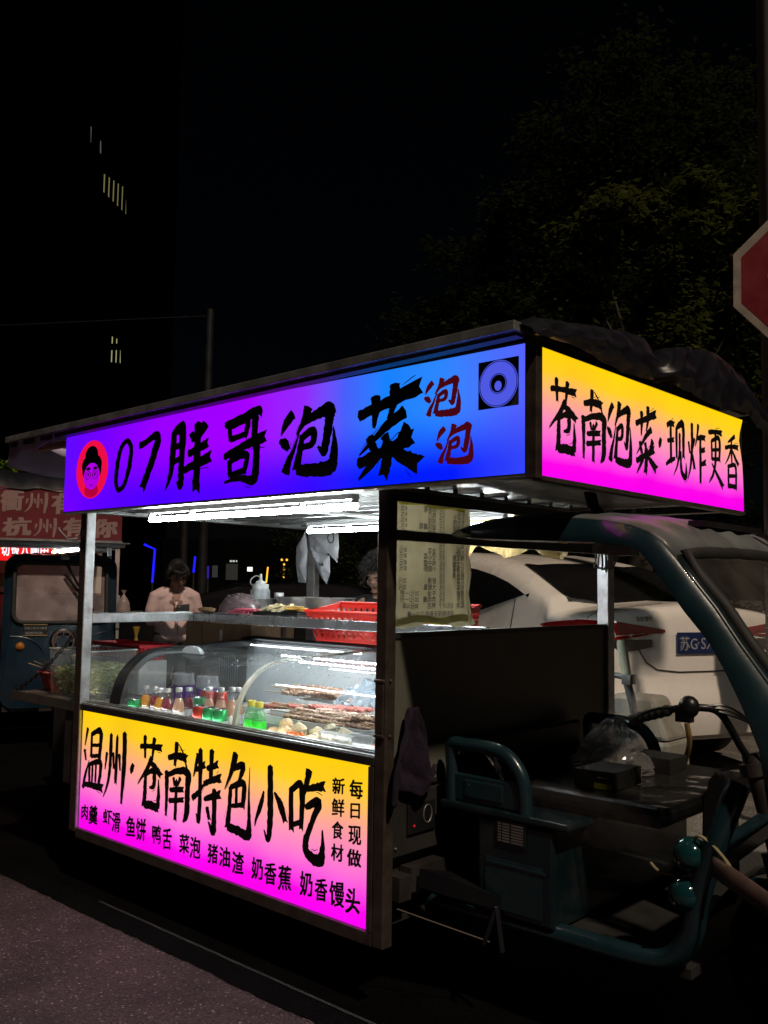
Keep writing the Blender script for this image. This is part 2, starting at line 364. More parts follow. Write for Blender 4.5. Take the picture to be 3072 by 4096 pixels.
def brush(mb, ch, u0, u1, v0, v1, P, k=1.17, seed=0):
    """draw one character with tapered, slightly ragged strokes; each stroke a hair proud of the last"""
    rr = random.Random(hash_s(ch)+seed); W, H = u1-u0, v1-v0; sc = math.sqrt(W*H)/100
    if ch == "·": sc = max(W, H)/100
    for si, st in enumerate(G[ch].split("|")):
        pts = [tuple(float(q) for q in p.split(",")) for p in st.split()]
        sp = spline(pts, 7)
        L, Rr = [], []
        for i, (x, y, wd) in enumerate(sp):
            a = sp[max(i-1, 0)]; b = sp[min(i+1, len(sp)-1)]
            dx, dy = (b[0]-a[0])*W/100, -(b[1]-a[1])*H/100; ln = math.hypot(dx, dy) or 1
            nx_, ny_ = -dy/ln, dx/ln; cx, cy = u0+x/100*W, v1-y/100*H
            ww = wd*sc*k/2
            L.append((cx+nx_*ww*(1+rr.uniform(-.16, .12)), cy+ny_*ww*(1+rr.uniform(-.16, .12))))
            Rr.append((cx-nx_*ww*(1+rr.uniform(-.16, .12)), cy-ny_*ww*(1+rr.uniform(-.16, .12))))
        ex = sp[-1][2]*sc*k*.35; d = (sp[-1][0]-sp[-2][0], -(sp[-1][1]-sp[-2][1])); dl = math.hypot(*d) or 1
        dpt = .0012+si*.00012
        n = len(L); vs = [P(a, b, dpt) for a, b in L]+[P(a, b, dpt) for a, b in Rr]
        fs = [(i, i+1, n+i+1, n+i) for i in range(n-1)]
        # blunt start and torn end
        vs.append(P((L[0][0]+Rr[0][0])/2-(sp[1][0]-sp[0][0])/100*W*.8, (L[0][1]+Rr[0][1])/2+(sp[1][1]-sp[0][1])/100*H*.8, dpt)); fs.append((0, n, 2*n))
        vs.append(P(L[-1][0]+d[0]/dl*ex*1.3, L[-1][1]+d[1]/dl*ex*1.3, dpt)); vs.append(P((L[-1][0]+Rr[-1][0])/2+d[0]/dl*ex*.2, (L[-1][1]+Rr[-1][1])/2+d[1]/dl*ex*.2, dpt)); vs.append(P(Rr[-1][0]+d[0]/dl*ex*.8, Rr[-1][1]+d[1]/dl*ex*.8, dpt))
        b = len(vs); fs += [(n-1, b-3, b-2), (n-1, b-2, 2*n-1), (2*n-1, b-2, b-1)]
        mb.add(vs, fs)
        # dry-brush hairs beside thick strokes
        if max(p[2] for p in pts) > 9 and len(sp) > 8 and rr.random() < .8:
            o = rr.choice((-1, 1)); a0 = rr.randint(len(sp)//2, len(sp)-4); hv = []
            for i in range(a0, min(a0+6, len(sp))):
                e = L[i] if o > 0 else Rr[i]; c = ((L[i][0]+Rr[i][0])/2, (L[i][1]+Rr[i][1])/2)
                f = 1.28+.1*(i-a0)
                hv.append((c[0]+(e[0]-c[0])*f, c[1]+(e[1]-c[1])*f))
            th = sc*1.1
            n2 = len(hv); mb.add([P(a, b_+th*(.3+.7*math.sin(math.pi*i/(n2-1))), dpt) for i, (a, b_) in enumerate(hv)]+[P(a, b_-th*.3, dpt) for a, b_ in hv], [(i, i+1, n2+i+1, n2+i) for i in range(n2-1)])
def hash_s(s): return sum(ord(c)*(i+3) for i, c in enumerate(s))
_gl = {}
def glyph(ch, bold=0.):
    key = (ch, bold)
    if key not in _gl:
        c = bpy.data.curves.new("t", 'FONT'); c.body = ch; c.size = 1; c.offset = bold; c.resolution_u = 3
        o = bpy.data.objects.new("t", c); COL.objects.link(o)
        me = bpy.data.meshes.new_from_object(o.evaluated_get(bpy.context.evaluated_depsgraph_get()))
        _gl[key] = ([(v.co.x, v.co.y) for v in me.vertices], [tuple(p.vertices) for p in me.polygons])
        bpy.data.objects.remove(o); bpy.data.curves.remove(c); bpy.data.meshes.remove(me)
    return _gl[key]
def glyph_box(mb, ch, u0, u1, v0, v1, P, bold=.02, wob=.0, d=.0015):
    vs, fs = glyph(ch)
    if not vs: return
    xs = [a for a, b in vs]; ys = [b for a, b in vs]; x0, x1, y0, y1 = min(xs), max(xs), min(ys), max(ys)
    def q(a, b):
        s, t = (a-x0)/(x1-x0 or 1), (b-y0)/(y1-y0 or 1)
        n = noise.noise_vector(Vector((a*9, b*9, hash_s(ch)*.37)))
        return P(u0+(u1-u0)*(s+n.x*wob), v0+(v1-v0)*(t+n.y*wob+.10*(s-.5)*(1 if wob else 0)), d)
    for i, (sx, sy) in enumerate(((0, 0), (bold, bold*.6), (-bold, -bold*.6), (bold, -bold*.6), (-bold, bold*.6))[:1 if bold < .005 else 5]):
        mb.add([q(a+sx, b+sy) for a, b in vs], fs); d += .00012
def line(mb, txt, u, v, h, P, bold=.02, d=.0015, track=1.):
    """a run of text, baseline (u, v), em height h"""
    x = u
    for ch in txt:
        if ch == " ": x += h*.3; continue
        vs, fs = glyph(ch)
        for i, (sx, sy) in enumerate(((bold, bold*.6), (-bold, -bold*.6))): mb.add([P(x+(a+sx)*h, v+(b+sy)*h, d+i*.00012) for a, b in vs], fs)
        x += (max(a for a, b in vs)+.05)*h*track if ord(ch) < 256 else h*track
    return x

# ================================================================== THE SETTING
def ground_mat(name, col, spk, sc=260, tint=None):
    mt = bpy.data.materials.new(name); mt.use_nodes = True
    n, l = mt.node_tree.nodes, mt.node_tree.links; b = n["Principled BSDF"]
    tc = n.new("ShaderNodeTexCoord")
    vo = n.new("ShaderNodeTexVoronoi"); vo.inputs["Scale"].default_value = sc
    l.new(tc.outputs["Object"], vo.inputs["Vector"])
    wn = n.new("ShaderNodeTexWhiteNoise"); l.new(vo.outputs["Color"], wn.inputs["Vector"])
    cr = n.new("ShaderNodeValToRGB"); e = cr.color_ramp.elements
    e[0].position = 0; e[0].color = (*[c*.45 for c in col], 1); e[1].position = .9; e[1].color = (*[c*1.35 for c in col], 1)
    k = e.new(.965); k.color = (*[c*1.5 for c in col], 1); k = e.new(.985); k.color = (*spk, 1)
    l.new(wn.outputs["Value"], cr.inputs[0])
    nz = n.new("ShaderNodeTexNoise"); nz.inputs["Scale"].default_value = 2.2; nz.inputs["Detail"].default_value = 9; nz.inputs["Roughness"].default_value = .65
    l.new(tc.outputs["Object"], nz.inputs["Vector"])
    mr = n.new("ShaderNodeMapRange"); mr.inputs[1].default_value = .3; mr.inputs[2].default_value = .7; mr.inputs[3].default_value = .45; mr.inputs[4].default_value = 1.4
    l.new(nz.outputs[0], mr.inputs[0])
    mx = n.new("ShaderNodeMixRGB"); mx.blend_type = 'MULTIPLY'; mx.inputs[0].default_value = 1
    l.new(cr.outputs[0], mx.inputs[1]); l.new(mr.outputs[0], mx.inputs[2]); l.new(mx.outputs[0], b.inputs["Base Color"])
    b.inputs["Roughness"].default_value = .7; b.inputs["Specular IOR Level"].default_value = .25
    bp = n.new("ShaderNodeBump"); bp.inputs["Strength"].default_value = .8; bp.inputs["Distance"].default_value = .006
    l.new(vo.outputs["Distance"], bp.inputs["Height"]); l.new(bp.outputs[0], b.inputs["Normal"])
    return mt
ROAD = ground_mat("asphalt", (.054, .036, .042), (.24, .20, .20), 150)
ROAD_SHADE = ground_mat("gutter asphalt", (.0035, .0035, .004), (.01, .01, .01), 200); ROAD_SHADE.node_tree.nodes["Principled BSDF"].inputs["Specular IOR Level"].default_value = .03
PAVE = ground_mat("pavement concrete", (.17, .155, .135), (.26, .24, .21), 120)
g = MB(); g.add([(-140, -90, 0), (90, -90, 0), (90, 140, 0), (-140, 140, 0)], [(0, 1, 2, 3)])
tag(g.build("road", ROAD), kind='structure')
g = MB(); g.grid(lambda u, v: (-60+110*u, -.10+2.65*v+(1-v)*(.012*noise.noise(Vector((u*300, 0, 0)))+.014*noise.noise(Vector((u*1900, 5, 0)))), .004), 3000, 1)  # near-black road strip: the cart's shadow is painted into its colour
tag(g.build("road_shadow_strip", ROAD_SHADE), kind='structure')
g = MB()
g.grid(lambda u, v: (-1.62+u*2.6, .012+v*.014+.004*noise.noise(Vector((u*30, 3, 0))), .008), 60, 1)
tag(g.build("painted_line", pm("faded white paint", (.016, .017, .017), .7, 0, .5, 40)), kind='structure')
g = MB(); g.box((-60, 2.55, -.02), (60, 60, .135))
tag(g.build("pavement", PAVE, bevel=.012), kind='structure')
g = MB()
for x in range(-30, 30): g.box((x*1.0, 2.43, -.02), (x*1.0+.992, 2.548, .14))
tag(g.build("kerb", pm("kerb stone", (.16, .155, .15), .7, 0, .2, 5, .2, 60), bevel=.01), kind='structure')

# tower block on the left, mostly dark glass, a few rooms lit
TW = pm("dark tower cladding", (.0002, .0002, .0004), .6, 0, .2, 1, spec=0)
fw = Vector((_f.x, _f.y, 0)).normalized(); rt = Vector((fw.y, -fw.x, 0))
def tp(lat, dep, z): p = CAM+rt*lat+fw*dep; return (p.x, p.y, z)
tower = thing("tower_block", "tall dark office tower with a few yellow lit windows behind the food carts", "building", tp(-18, 32, 0))
b = MB(); b.hexa([tp(-26, 20, 0), tp(-11, 20, 0), tp(-11, 46, 0), tp(-26, 46, 0), tp(-26, 20, 66), tp(-11, 20, 66), tp(-11, 46, 66), tp(-26, 46, 66)])
b.build("facade", TW, tower)
b = MB()
for i in range(44):
    d = 20.3+i*.6; b.hexa([tp(-11, d, 0), tp(-10.86, d, 0), tp(-10.86, d+.1, 0), tp(-11, d+.1, 0), tp(-11, d, 66), tp(-10.86, d, 66), tp(-10.86, d+.1, 66), tp(-11, d+.1, 66)])
b.build("mullions", pm("tower mullion", (.0004, .0004, .0007), .6, 0, .2, 2, spec=0), tower)
LW = em("dim lit room", (.16, .145, .055), 1); LW2 = em("cool lit room", (.07, .075, .08), 1); LW3 = em("bright lit room", (.34, .34, .16), 1)
def px_on_tower(px, py):
    d = _f+_r*((px-1536)/3707.96)-_u*((py-2048)/3707.96)
    t = (-10.93)/(d.dot(rt)); p = CAM+d*t
    return (p-CAM).dot(fw), p.z
def twin(q, mat):
    (d0, z0), (d1, z1), (d2, z2), (d3, z3) = [px_on_tower(*p) for p in q]
    o = MB(); o.add([tp(-10.97, d0, z0), tp(-10.97, d1, z1), tp(-10.97, d2, z2), tp(-10.97, d3, z3)], [(0, 1, 2, 3)])
    o.build("window", mat, tower)
for q, mt in (([(412, 690), (508, 755), (508, 857), (412, 762)], LW), ([(444, 1342), (486, 1362), (486, 1374), (444, 1374)], LW3), ([(444, 1401), (486, 1401), (486, 1452), (444, 1448)], LW3),
              ([(367, 505), (383, 520), (383, 590), (367, 570)], LW2), ([(404, 560), (409, 566), (409, 617), (404, 610)], LW2), ([(383, 236), (387, 240), (387, 272), (383, 266)], LW2), ([(180, 455), (184, 460), (184, 492), (180, 486)], LW2)):
    twin(q, mt)

# foliage -------------------------------------------------------------
def leafmat(name, a, b):
    mt = bpy.data.materials.new(name); mt.use_nodes = True
    n, l = mt.node_tree.nodes, mt.node_tree.links; p = n["Principled BSDF"]
    gi = n.new("ShaderNodeNewGeometry"); cr = n.new("ShaderNodeValToRGB")
    cr.color_ramp.elements[0].color = (*a, 1); cr.color_ramp.elements[1].color = (*b, 1)
    l.new(gi.outputs["Random Per Island"], cr.inputs[0]); l.new(cr.outputs[0], p.inputs["Base Color"])
    p.inputs["Roughness"].default_value = .6; p.inputs["Specular IOR Level"].default_value = .06
    tl = n.new("ShaderNodeBsdfTranslucent"); mx = n.new("ShaderNodeMixShader"); mx.inputs[0].default_value = .45
    l.new(cr.outputs[0], tl.inputs[0]); l.new(p.outputs[0], mx.inputs[1]); l.new(tl.outputs[0], mx.inputs[2]); l.new(mx.outputs[0], n["Material Output"].inputs[0])
    return mt
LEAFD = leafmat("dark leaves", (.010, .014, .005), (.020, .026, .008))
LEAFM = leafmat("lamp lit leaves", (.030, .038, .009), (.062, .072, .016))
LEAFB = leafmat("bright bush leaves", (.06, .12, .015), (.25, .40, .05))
BARK = pm("bark", (.03, .024, .018), .85, 0, .3, 8, .5, 30)
def leaves(mb, blobs, n, size, rr, droop=.3):
    tot = sum(b[3]**2 for b in blobs)
    for (x, y, z, r) in blobs:
        nb_ = int(n*r*r/tot)
        subs = []
        for _ in range(max(6, int(14*r*r))):
            d = Vector((rr.gauss(0, 1), rr.gauss(0, 1), rr.gauss(0, .9))).normalized()*r*rr.uniform(.45, 1.05)
            subs.append((Vector((x, y, z))+d, r*rr.uniform(.16, .36)))
        for _ in range(nb_):
            c, sr = rr.choice(subs)
            p = c+Vector((rr.gauss(0, 1), rr.gauss(0, 1), rr.gauss(0, .8)))*sr*.62
            a = rr.uniform(0, 6.283); t = Vector((math.cos(a), math.sin(a), -droop+rr.uniform(-.6, .35))).normalized()
            s_ = t.cross(Vector((rr.uniform(-.5, .5), rr.uniform(-.5, .5), 1))).normalized()
            L = size*rr.uniform(.6, 1.25); wd = L*rr.uniform(.26, .4)
            nn = t.cross(s_)*wd*.25
            mb.add([p, p+t*L*.45+s_*wd+nn, p+t*L, p+t*L*.45-s_*wd+nn], [(0, 1, 2), (0, 2, 3)])
def tree(name, label, base, h, blobs, n, size, mat, trunk_r, seed, group=None):
    rr = random.Random(seed)
    t = thing(name, label, "tree", base, group)
    b = Vector(base); mb = MB()
    top = b+Vector((rr.uniform(-.2, .2), rr.uniform(-.2, .2), h*.62))
    mb.tube([b, b+Vector((.05, .03, h*.2)), b+Vector((-.04, .08, h*.42)), top], [trunk_r*1.25, trunk_r, trunk_r*.8, trunk_r*.45], 10)
    for (x, y, z, r) in blobs:
        s0 = b.lerp(top, rr.uniform(.45, .9)); e = Vector((x, y, z))
        mb.tube([s0, s0.lerp(e, .5)+Vector((rr.uniform(-.2, .2), rr.uniform(-.2, .2), .15)), e], [trunk_r*.4, trunk_r*.25, trunk_r*.08], 7)
    mb.build("trunk", BARK, t, smooth=True)
    lb = MB(); lb.keepn = True; leaves(lb, blobs, n, size, rr); lb.build("crown", mat, t)
    return t
tree("street_tree", "tall dark tree rising behind the side sign, highest crown in view", (-4.3, 10.2, .135), 8.6,
     [(-4.55, 9.9, 8.2, 1.25), (-3.8, 10.5, 8.3, 1.15), (-3.0, 11.3, 7.9, 1.3), (-5.0, 9.7, 7.0, 1.2), (-4.1, 10.4, 6.9, 1.6), (-3.2, 11.2, 6.5, 1.6), (-4.9, 9.8, 5.4, 1.5), (-3.6, 10.8, 5.0, 1.8), (-2.4, 11.9, 6.0, 1.5)], 42000, .115, LEAFD, .2, 3)
tree("street_tree", "smaller dark tree left of the tallest tree, above the end of the blue sign", (-6.1, 8.9, .135), 6.6,
     [(-5.9, 8.9, 6.3, .95), (-6.0, 9.0, 5.3, 1.15), (-5.2, 9.3, 5.6, 1.0), (-6.3, 8.6, 4.3, 1.0), (-5.5, 9.2, 4.2, 1.1)], 15000, .12, LEAFD, .13, 5)
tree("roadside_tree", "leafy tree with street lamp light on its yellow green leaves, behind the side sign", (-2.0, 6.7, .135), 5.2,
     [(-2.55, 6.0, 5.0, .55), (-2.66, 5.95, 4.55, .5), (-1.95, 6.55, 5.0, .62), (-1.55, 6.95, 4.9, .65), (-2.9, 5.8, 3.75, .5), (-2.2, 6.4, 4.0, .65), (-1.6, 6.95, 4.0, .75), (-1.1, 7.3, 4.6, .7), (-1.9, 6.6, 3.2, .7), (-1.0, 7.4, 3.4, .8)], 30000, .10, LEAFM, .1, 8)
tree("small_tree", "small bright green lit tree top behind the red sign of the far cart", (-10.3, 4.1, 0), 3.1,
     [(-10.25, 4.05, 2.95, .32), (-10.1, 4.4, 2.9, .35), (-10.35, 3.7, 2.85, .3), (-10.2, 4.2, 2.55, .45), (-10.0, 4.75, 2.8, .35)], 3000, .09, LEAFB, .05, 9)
rr = random.Random(4); hb = MB(); hb.keepn = True
leaves(hb, [(x*.75-9.0, 7.7+.35*math.sin(x*1.7), .75+.25*math.sin(x*2.3), .85) for x in range(17)]+[(x*.8-8.8, 7.8+.25*math.sin(x*2.7), 1.75+.3*math.sin(x*1.9), .72) for x in range(15)], 30000, .085, rr)
hd = thing("hedge", "dark clipped hedge along the pavement behind the white car", "hedge", (-3, 7.8, .135))
hb.build("foliage", LEAFD, hd)
hs = MB()
for x in range(17): hs.tube([(-9+x*.75, 7.75, .13), (-8.95+x*.75, 7.8, .8), (-9.1+x*.75, 7.7, 1.5)], [.03, .022, .01], 6)
hs.build("stems", BARK, hd)

# poles, neon posts, distant lights ----------------------------------------
POLE = pm("galvanised pole", (.014, .014, .015), .5, .3, .2, 6)
def pole(x, y, h, r0, r1, label, grp=None, POLE=POLE):
    t = thing("lamp_pole", label, "pole", (x, y, 0), grp)
    m_ = MB(); m_.lathe((x, y, 0), [(r0*1.6, 0), (r0*1.6, .12), (r0, .13), (r1, h)], 14); m_.build("shaft", POLE, t, smooth=True)
    m_ = MB(); m_.box((x-r0*2.2, y-r0*2.2, 0), (x+r0*2.2, y+r0*2.2, .02)); m_.build("base_plate", POLE, t)
    return t
pole(-9.33, 6.25, 5.6, .075, .06, "taller thin grey pole behind the food cart, rising above its roof")
pole(-9.75, 6.2, 2.62, .065, .055, "shorter grey pole straight behind the man in the pink shirt")
sp_ = pole(-.02, 3.93, 9.5, .13, .11, "thick grey post at the right edge of the photo behind the stop sign", None, pm("grey painted post", (.17, .15, .15), .5, .1, .15, 5))
def neon(name, pts, r, col, st, label, grp):
    t = thing(name, label, "neon light", pts[0], grp)
    m_ = MB(); m_.tube(pts, r, 8); m_.build("light_tube", em("neon %s" % (label.split()[0]), col, st), t, smooth=True)
    m_ = MB(); p = Vector(pts[0]); m_.lathe((p.x, p.y, 0), [(r*2.5, 0), (r*2.5, .06), (r*.8, .07), (r*.8, p.z+.02)], 8); m_.build("stand", DARKM, t)
neon("neon_post", [(-23.69, 14.97, 1.40), (-23.65, 15.0, 2.48), (-23.9, 14.75, 2.63)], .035, (.01, .01, 1), 1.6, "blue neon post with a bent top, left of the man in pink", "neon posts far down the street")
neon("neon_post", [(-30.95, 21.88, 1.86), (-30.9, 21.9, 2.55)], .045, (.01, .01, 1), 1.6, "blue short straight neon post just right of the man in pink", "neon posts far down the street")
neon("neon_post", [(-28.5, 20.8, 1.6), (-28.5, 20.8, 2.1)], .04, (.03, .01, .22), 1.2, "violet dim neon post beside the thin grey pole", "neon posts far down the street")
neon("neon_post", [(-24.8, 20.73, 1.45), (-24.75, 20.75, 2.05)], .03, (1, .50, .04), 1.5, "yellow neon post just behind the squeeze bottle", "neon posts far down the street")
t = thing("lamp_string", "vertical string of orange lamps far down the street, right of the squeeze bottle", "lights", (-24.31, 21.17, 0))
m_ = MB(); m_.tube([(-24.31, 21.17, 0), (-24.31, 21.17, 2.3)], .02, 6); m_.build("wire_post", DARKM, t)
for i in range(6):
    m_ = MB(); m_.ball((-24.31, 21.17, 1.68+i*.095), .042, n=8); m_.build("bulb", em("orange lamp", (1, .45, .05), 1.6), t)
for dx in (-.09, .1):
    m_ = MB(); m_.ball((-24.31+dx*.7, 21.17+dx*.7, 2.33), .045, n=8); m_.build("bulb", em("orange lamp", (1, .45, .05), 1.6), t)
# low shop row at the end of the street
shop = thing("shop_row", "low dark shop building far down the street with one white lit window", "building", (-34, 27, 0))
m_ = MB()
def sv(p, z): return (p[0], p[1], z)
A0, A1 = (-44, 17.5), (-27.5, 33)
dn = Vector((A1[0]-A0[0], A1[1]-A0[1], 0)).normalized(); pn = Vector((-dn.y, dn.x, 0))
def sp3(u, d, z): p = Vector((A0[0], A0[1], z))+dn*u+pn*d; return tuple(p)
m_.hexa([sp3(0, 0, 0), sp3(22.6, 0, 0), sp3(22.6, 6, 0), sp3(0, 6, 0), sp3(0, 0, 3.6), sp3(22.6, 0, 3.6), sp3(22.6, 6, 3.6), sp3(0, 6, 3.6)])
m_.build("wall", pm("dark shop wall", (.0015, .0015, .0016), .8, 0, .4, 1.5, spec=.02), shop)
def srect(u0, u1, z0, z1, mat, name="window"):
    k = MB(); k.hexa([sp3(u0, -.06, z0), sp3(u1, -.06, z0), sp3(u1, .03, z0), sp3(u0, .03, z0), sp3(u0, -.06, z1), sp3(u1, -.06, z1), sp3(u1, .03, z1), sp3(u0, .03, z1)]); k.build(name, mat, shop)
def su(px, py):   # where the wall is seen, in wall coordinates
    d = _f+_r*((px-1536)/3707.96)-_u*((py-2048)/3707.96); o = CAM-Vector((A0[0], A0[1], 0))
    tt = -o.dot(pn)/d.dot(pn); p = o+d*tt
    return p.dot(dn), p.z
for (px0, py0, px1, py1), mt in (((990, 2268, 1010, 2286), em("white lit window", (1, 1, .95), 1.3)), ((920, 2241, 928, 2248), em("small lit window", (.6, .65, .6), .8)), ((931, 2241, 939, 2248), em("small lit window", (.6, .65, .6), .8)), ((944, 2241, 949, 2248), em("small lit window", (.6, .65, .6), .8)),
        ((575, 2280, 618, 2306), em("dim warm window", (.12, .09, .06), .5)), ((850, 2262, 870, 2310), em("very dim window", (.05, .05, .05), .6)), ((905, 2255, 950, 2320), em("very dim warm window", (.05, .045, .04), .5))):
    u0, z1 = su(px0, py0); u1, z0 = su(px1, py1); srect(u0, u1, z0, z1, mt)
# overhead cable
m_ = MB(); m_.tube([(-14, 1.6, 5.3), (-12, 3.6, 5.22), (-9.3, 6.25, 5.5)], .006, 6)
solo(m_, "overhead_cable", BLACKP, "thin overhead cable running left from the thin grey pole", "cable", (-12, 3.6, 5.2))

# stop sign on its post
st = thing("stop_sign", "red octagonal stop sign with white border at the right edge of the photo", "road sign", (.417, 2.826, .135))
nrm = Vector((.50, -.80, -.05)).normalized(); hz = Vector((-nrm.y, nrm.x, 0)).normalized(); hz = -hz if hz.dot(_r) < 0 else hz; vt = nrm.cross(hz); vt = -vt if vt.z < 0 else vt
SC = Vector((.455, 2.858, 3.09))
def sP(u, v, d): return tuple(SC+hz*u+vt*v+nrm*d)
def octo(r): return [(r/math.cos(R(22.5))*math.cos(R(22.5+45*i)), r/math.cos(R(22.5))*math.sin(R(22.5+45*i))) for i in range(8)]
m_ = MB(); m_.prism(octo(.345), lambda u, v, d: sP(u, v, d-.012), .012); m_.build("plate", pm("sign white reflective", (.26, .22, .185), .5, 0, .25, 14), st)
m_ = MB(); m_.prism(octo(.303), lambda u, v, d: sP(u, v, d+.0005), .001); m_.build("red_face", pm("sign red reflective", (.16, .004, .012), .4, 0, .1, 10), st)
m_ = MB(); glyph_box(m_, "停", -.16, .16, -.14, .14, sP, .03, 0, .003); m_.build("lettering", pm("sign white reflective", (.62, .58, .52)), st)
m_ = MB(); q = SC-nrm*.06; m_.tube([(q.x, q.y, .135), (q.x, q.y, 3.36)], .035, 12); m_.build("post", POLE, st, smooth=True)
m_ = MB(); m_.bar(SC-nrm*.03-hz*.12, SC-nrm*.03+hz*.12, .02, .04); m_.build("bracket", POLE, st)

# ================================================================== THE FOOD CART (one thing: tricycle with stall body)
cart = thing("food_cart_tricycle", "street food tricycle stall with purple front sign and yellow to pink light boxes", "food cart", (-.5, .8, 0))
def part(mb, name, mat, parent=cart, label=None, **k):
    o = mb.build(name, mat, parent, **k)
    if label: o['label'] = label
    return o
XL, XR, YF, YB = -1.95, .02, .05, 1.60
# posts
for (x0, y0, x1, y1, z0, z1, mt) in ((-1.951, .05, -1.905, .098, .25, 1.75, ALU), (-.028, .05, .020, .098, .225, 1.75, POSTM), (-1.99, 1.555, -1.925, 1.60, .27, 1.76, ALUD), (-.035, 1.535, .022, 1.592, .3, 1.76, ALU)):
    m_ = MB(); m_.box((x0, y0, z0), (x1, y1, z1)); part(m_, "corner_post", mt, bevel=.004)
# added dark skin standing in for the unlit face of the front left post
m_ = MB(); m_.box((-1.953, .046, .25), (-1.903, .0495, 1.74)); part(m_, "post_shade_skin", POSTM)
m_ = MB(); m_.tube([(-1.957, .06, 1.70), (-1.957, .045, 1.62), (-1.96, .03, 1.605), (-1.985, .0, 1.60), (-2.01, -.03, 1.64), (-2.015, -.035, 1.655)], .004, 6); part(m_, "wire_hook", ALU, smooth=True)
# latch on the right front post
m_ = MB(); m_.box((-.022, .043, .905), (.014, .0495, 1.085)); m_.box((-.026, .041, 1.08), (.018, .0492, 1.09)); m_.box((-.026, .041, .90), (.018, .0492, .91)); m_.ball((.022, .07, 1.086), .006, n=8); m_.ball((.022, .07, .905), .006, n=8)
part(m_, "latch", POSTM, bevel=.004)
# lower cabinet, chassis rails
m_ = MB(); m_.box((-1.93, .112, .27), (-.03, 1.55, .775)); part(m_, "cabinet", DARKM)
m_ = MB(); m_.box((-.005, .10, .725), (.006, 1.58, 1.225)); part(m_, "side_wall", WALLG)
m_ = MB(); m_.box((-.008, .10, 1.225), (.012, 1.58, 1.243)); m_.box((.0065, .10, .72), (.010, 1.58, .735)); part(m_, "wall_trim", DARKM)
m_ = MB(); m_.box((-.02, .10, .50), (.008, 1.56, .705)); part(m_, "compressor_panel", pm("white enamel panel", (.028, .028, .026), .4, 0, .1, 5, dirt=.3), bevel=.004)
m_ = MB()
for y, z in ((.12, .68), (.12, .53)): m_.ball((.010, y, z), .006, n=8)
part(m_, "rivets", STEEL)
m_ = MB(); m_.box((.009, .175, .565), (.018, .32, .665)); part(m_, "control_panel", BLACKP, bevel=.003)
m_ = MB(); m_.tube([(.0195, .275+.022*math.cos(a*.3), .622+.03*math.sin(a*.3)) for a in range(21)], .0025, 6, closed=True); part(m_, "control_dial", ALUD)
m_ = MB(); m_.ball((.019, .205, .592), .004, n=8); part(m_, "indicator_light", em("red indicator", (1, .02, .02), .5))
m_ = MB(); m_.box((-1.93, .12, .36), (.03, .18, .44)); m_.box((-1.93, 1.4, .36), (.03, 1.46, .44)); m_.box((-.02, .18, .38), (.03, 1.4, .46)); part(m_, "chassis_rail", DARKM)
# counter frame and sill
m_ = MB(); m_.box((-1.903, .05, .802), (-.03, .11, .832)); part(m_, "counter_sill", DARKM, bevel=.003)
m_ = MB(); m_.box((-1.90, .060, .8325), (-.03, .075, .836)); m_.box((-1.90, .082, .8325), (-.03, .088, .842)); m_.box((-1.90, .094, .8325), (-.03, .118, .845)); part(m_, "sill_track", ALU)
m_ = MB(); m_.box((-1.93, .118, .776), (-1.735, 1.55, .834)); m_.box((-1.735, .92, .776), (-.03, 1.55, .834)); part(m_, "counter_top", STEEL)
# lower light box
m_ = MB(); m_.box((-1.90, .066, .262), (-.05, .110, .80)); lsig = part(m_, "lower_light_box", DARKM)
YEL = [(0, (255, 0, 240)), (.10, (255, 8, 234)), (.20, (255, 70, 226)), (.32, (255, 116, 208)), (.46, (255, 144, 184)), (.60, (255, 166, 146)), (.72, (255, 186, 98)), (.84, (255, 202, 34)), (1, (254, 208, 8))]
FL = backlit("yellow pink light box low", 0, -1.942, -.056, .266, .80, vert=YEL, st=1.0)
m_ = MB(); m_.add([(-1.899, .0655, .266), (-.056, .0655, .266), (-.056, .0655, .80), (-1.899, .0655, .80)], [(0, 1, 2, 3)]); m_.v = [(x-.5*0, y, z) for x, y, z in m_.v]
part(m_, "light_face", FL, lsig)
m_ = MB(); m_.box((-1.904, .050, .222), (-.03, .072, .2655)); m_.box((-.0555, .050, .266), (-.03, .0645, .80)); part(m_, "frame", POSTM, lsig, bevel=.003)
LOWF = [("温",-1.880,-1.710,0.447,0.721), ("州",-1.698,-1.525,0.434,0.734), ("·",-1.487,-1.456,0.565,0.616), ("苍",-1.426,-1.255,0.442,0.742), ("南",-1.229,-1.058,0.429,0.743), ("特",-1.036,-0.858,0.431,0.739), ("色",-0.836,-0.672,0.447,0.748), ("小",-0.644,-0.477,0.460,0.727), ("吃",-0.457,-0.277,0.437,0.744)]
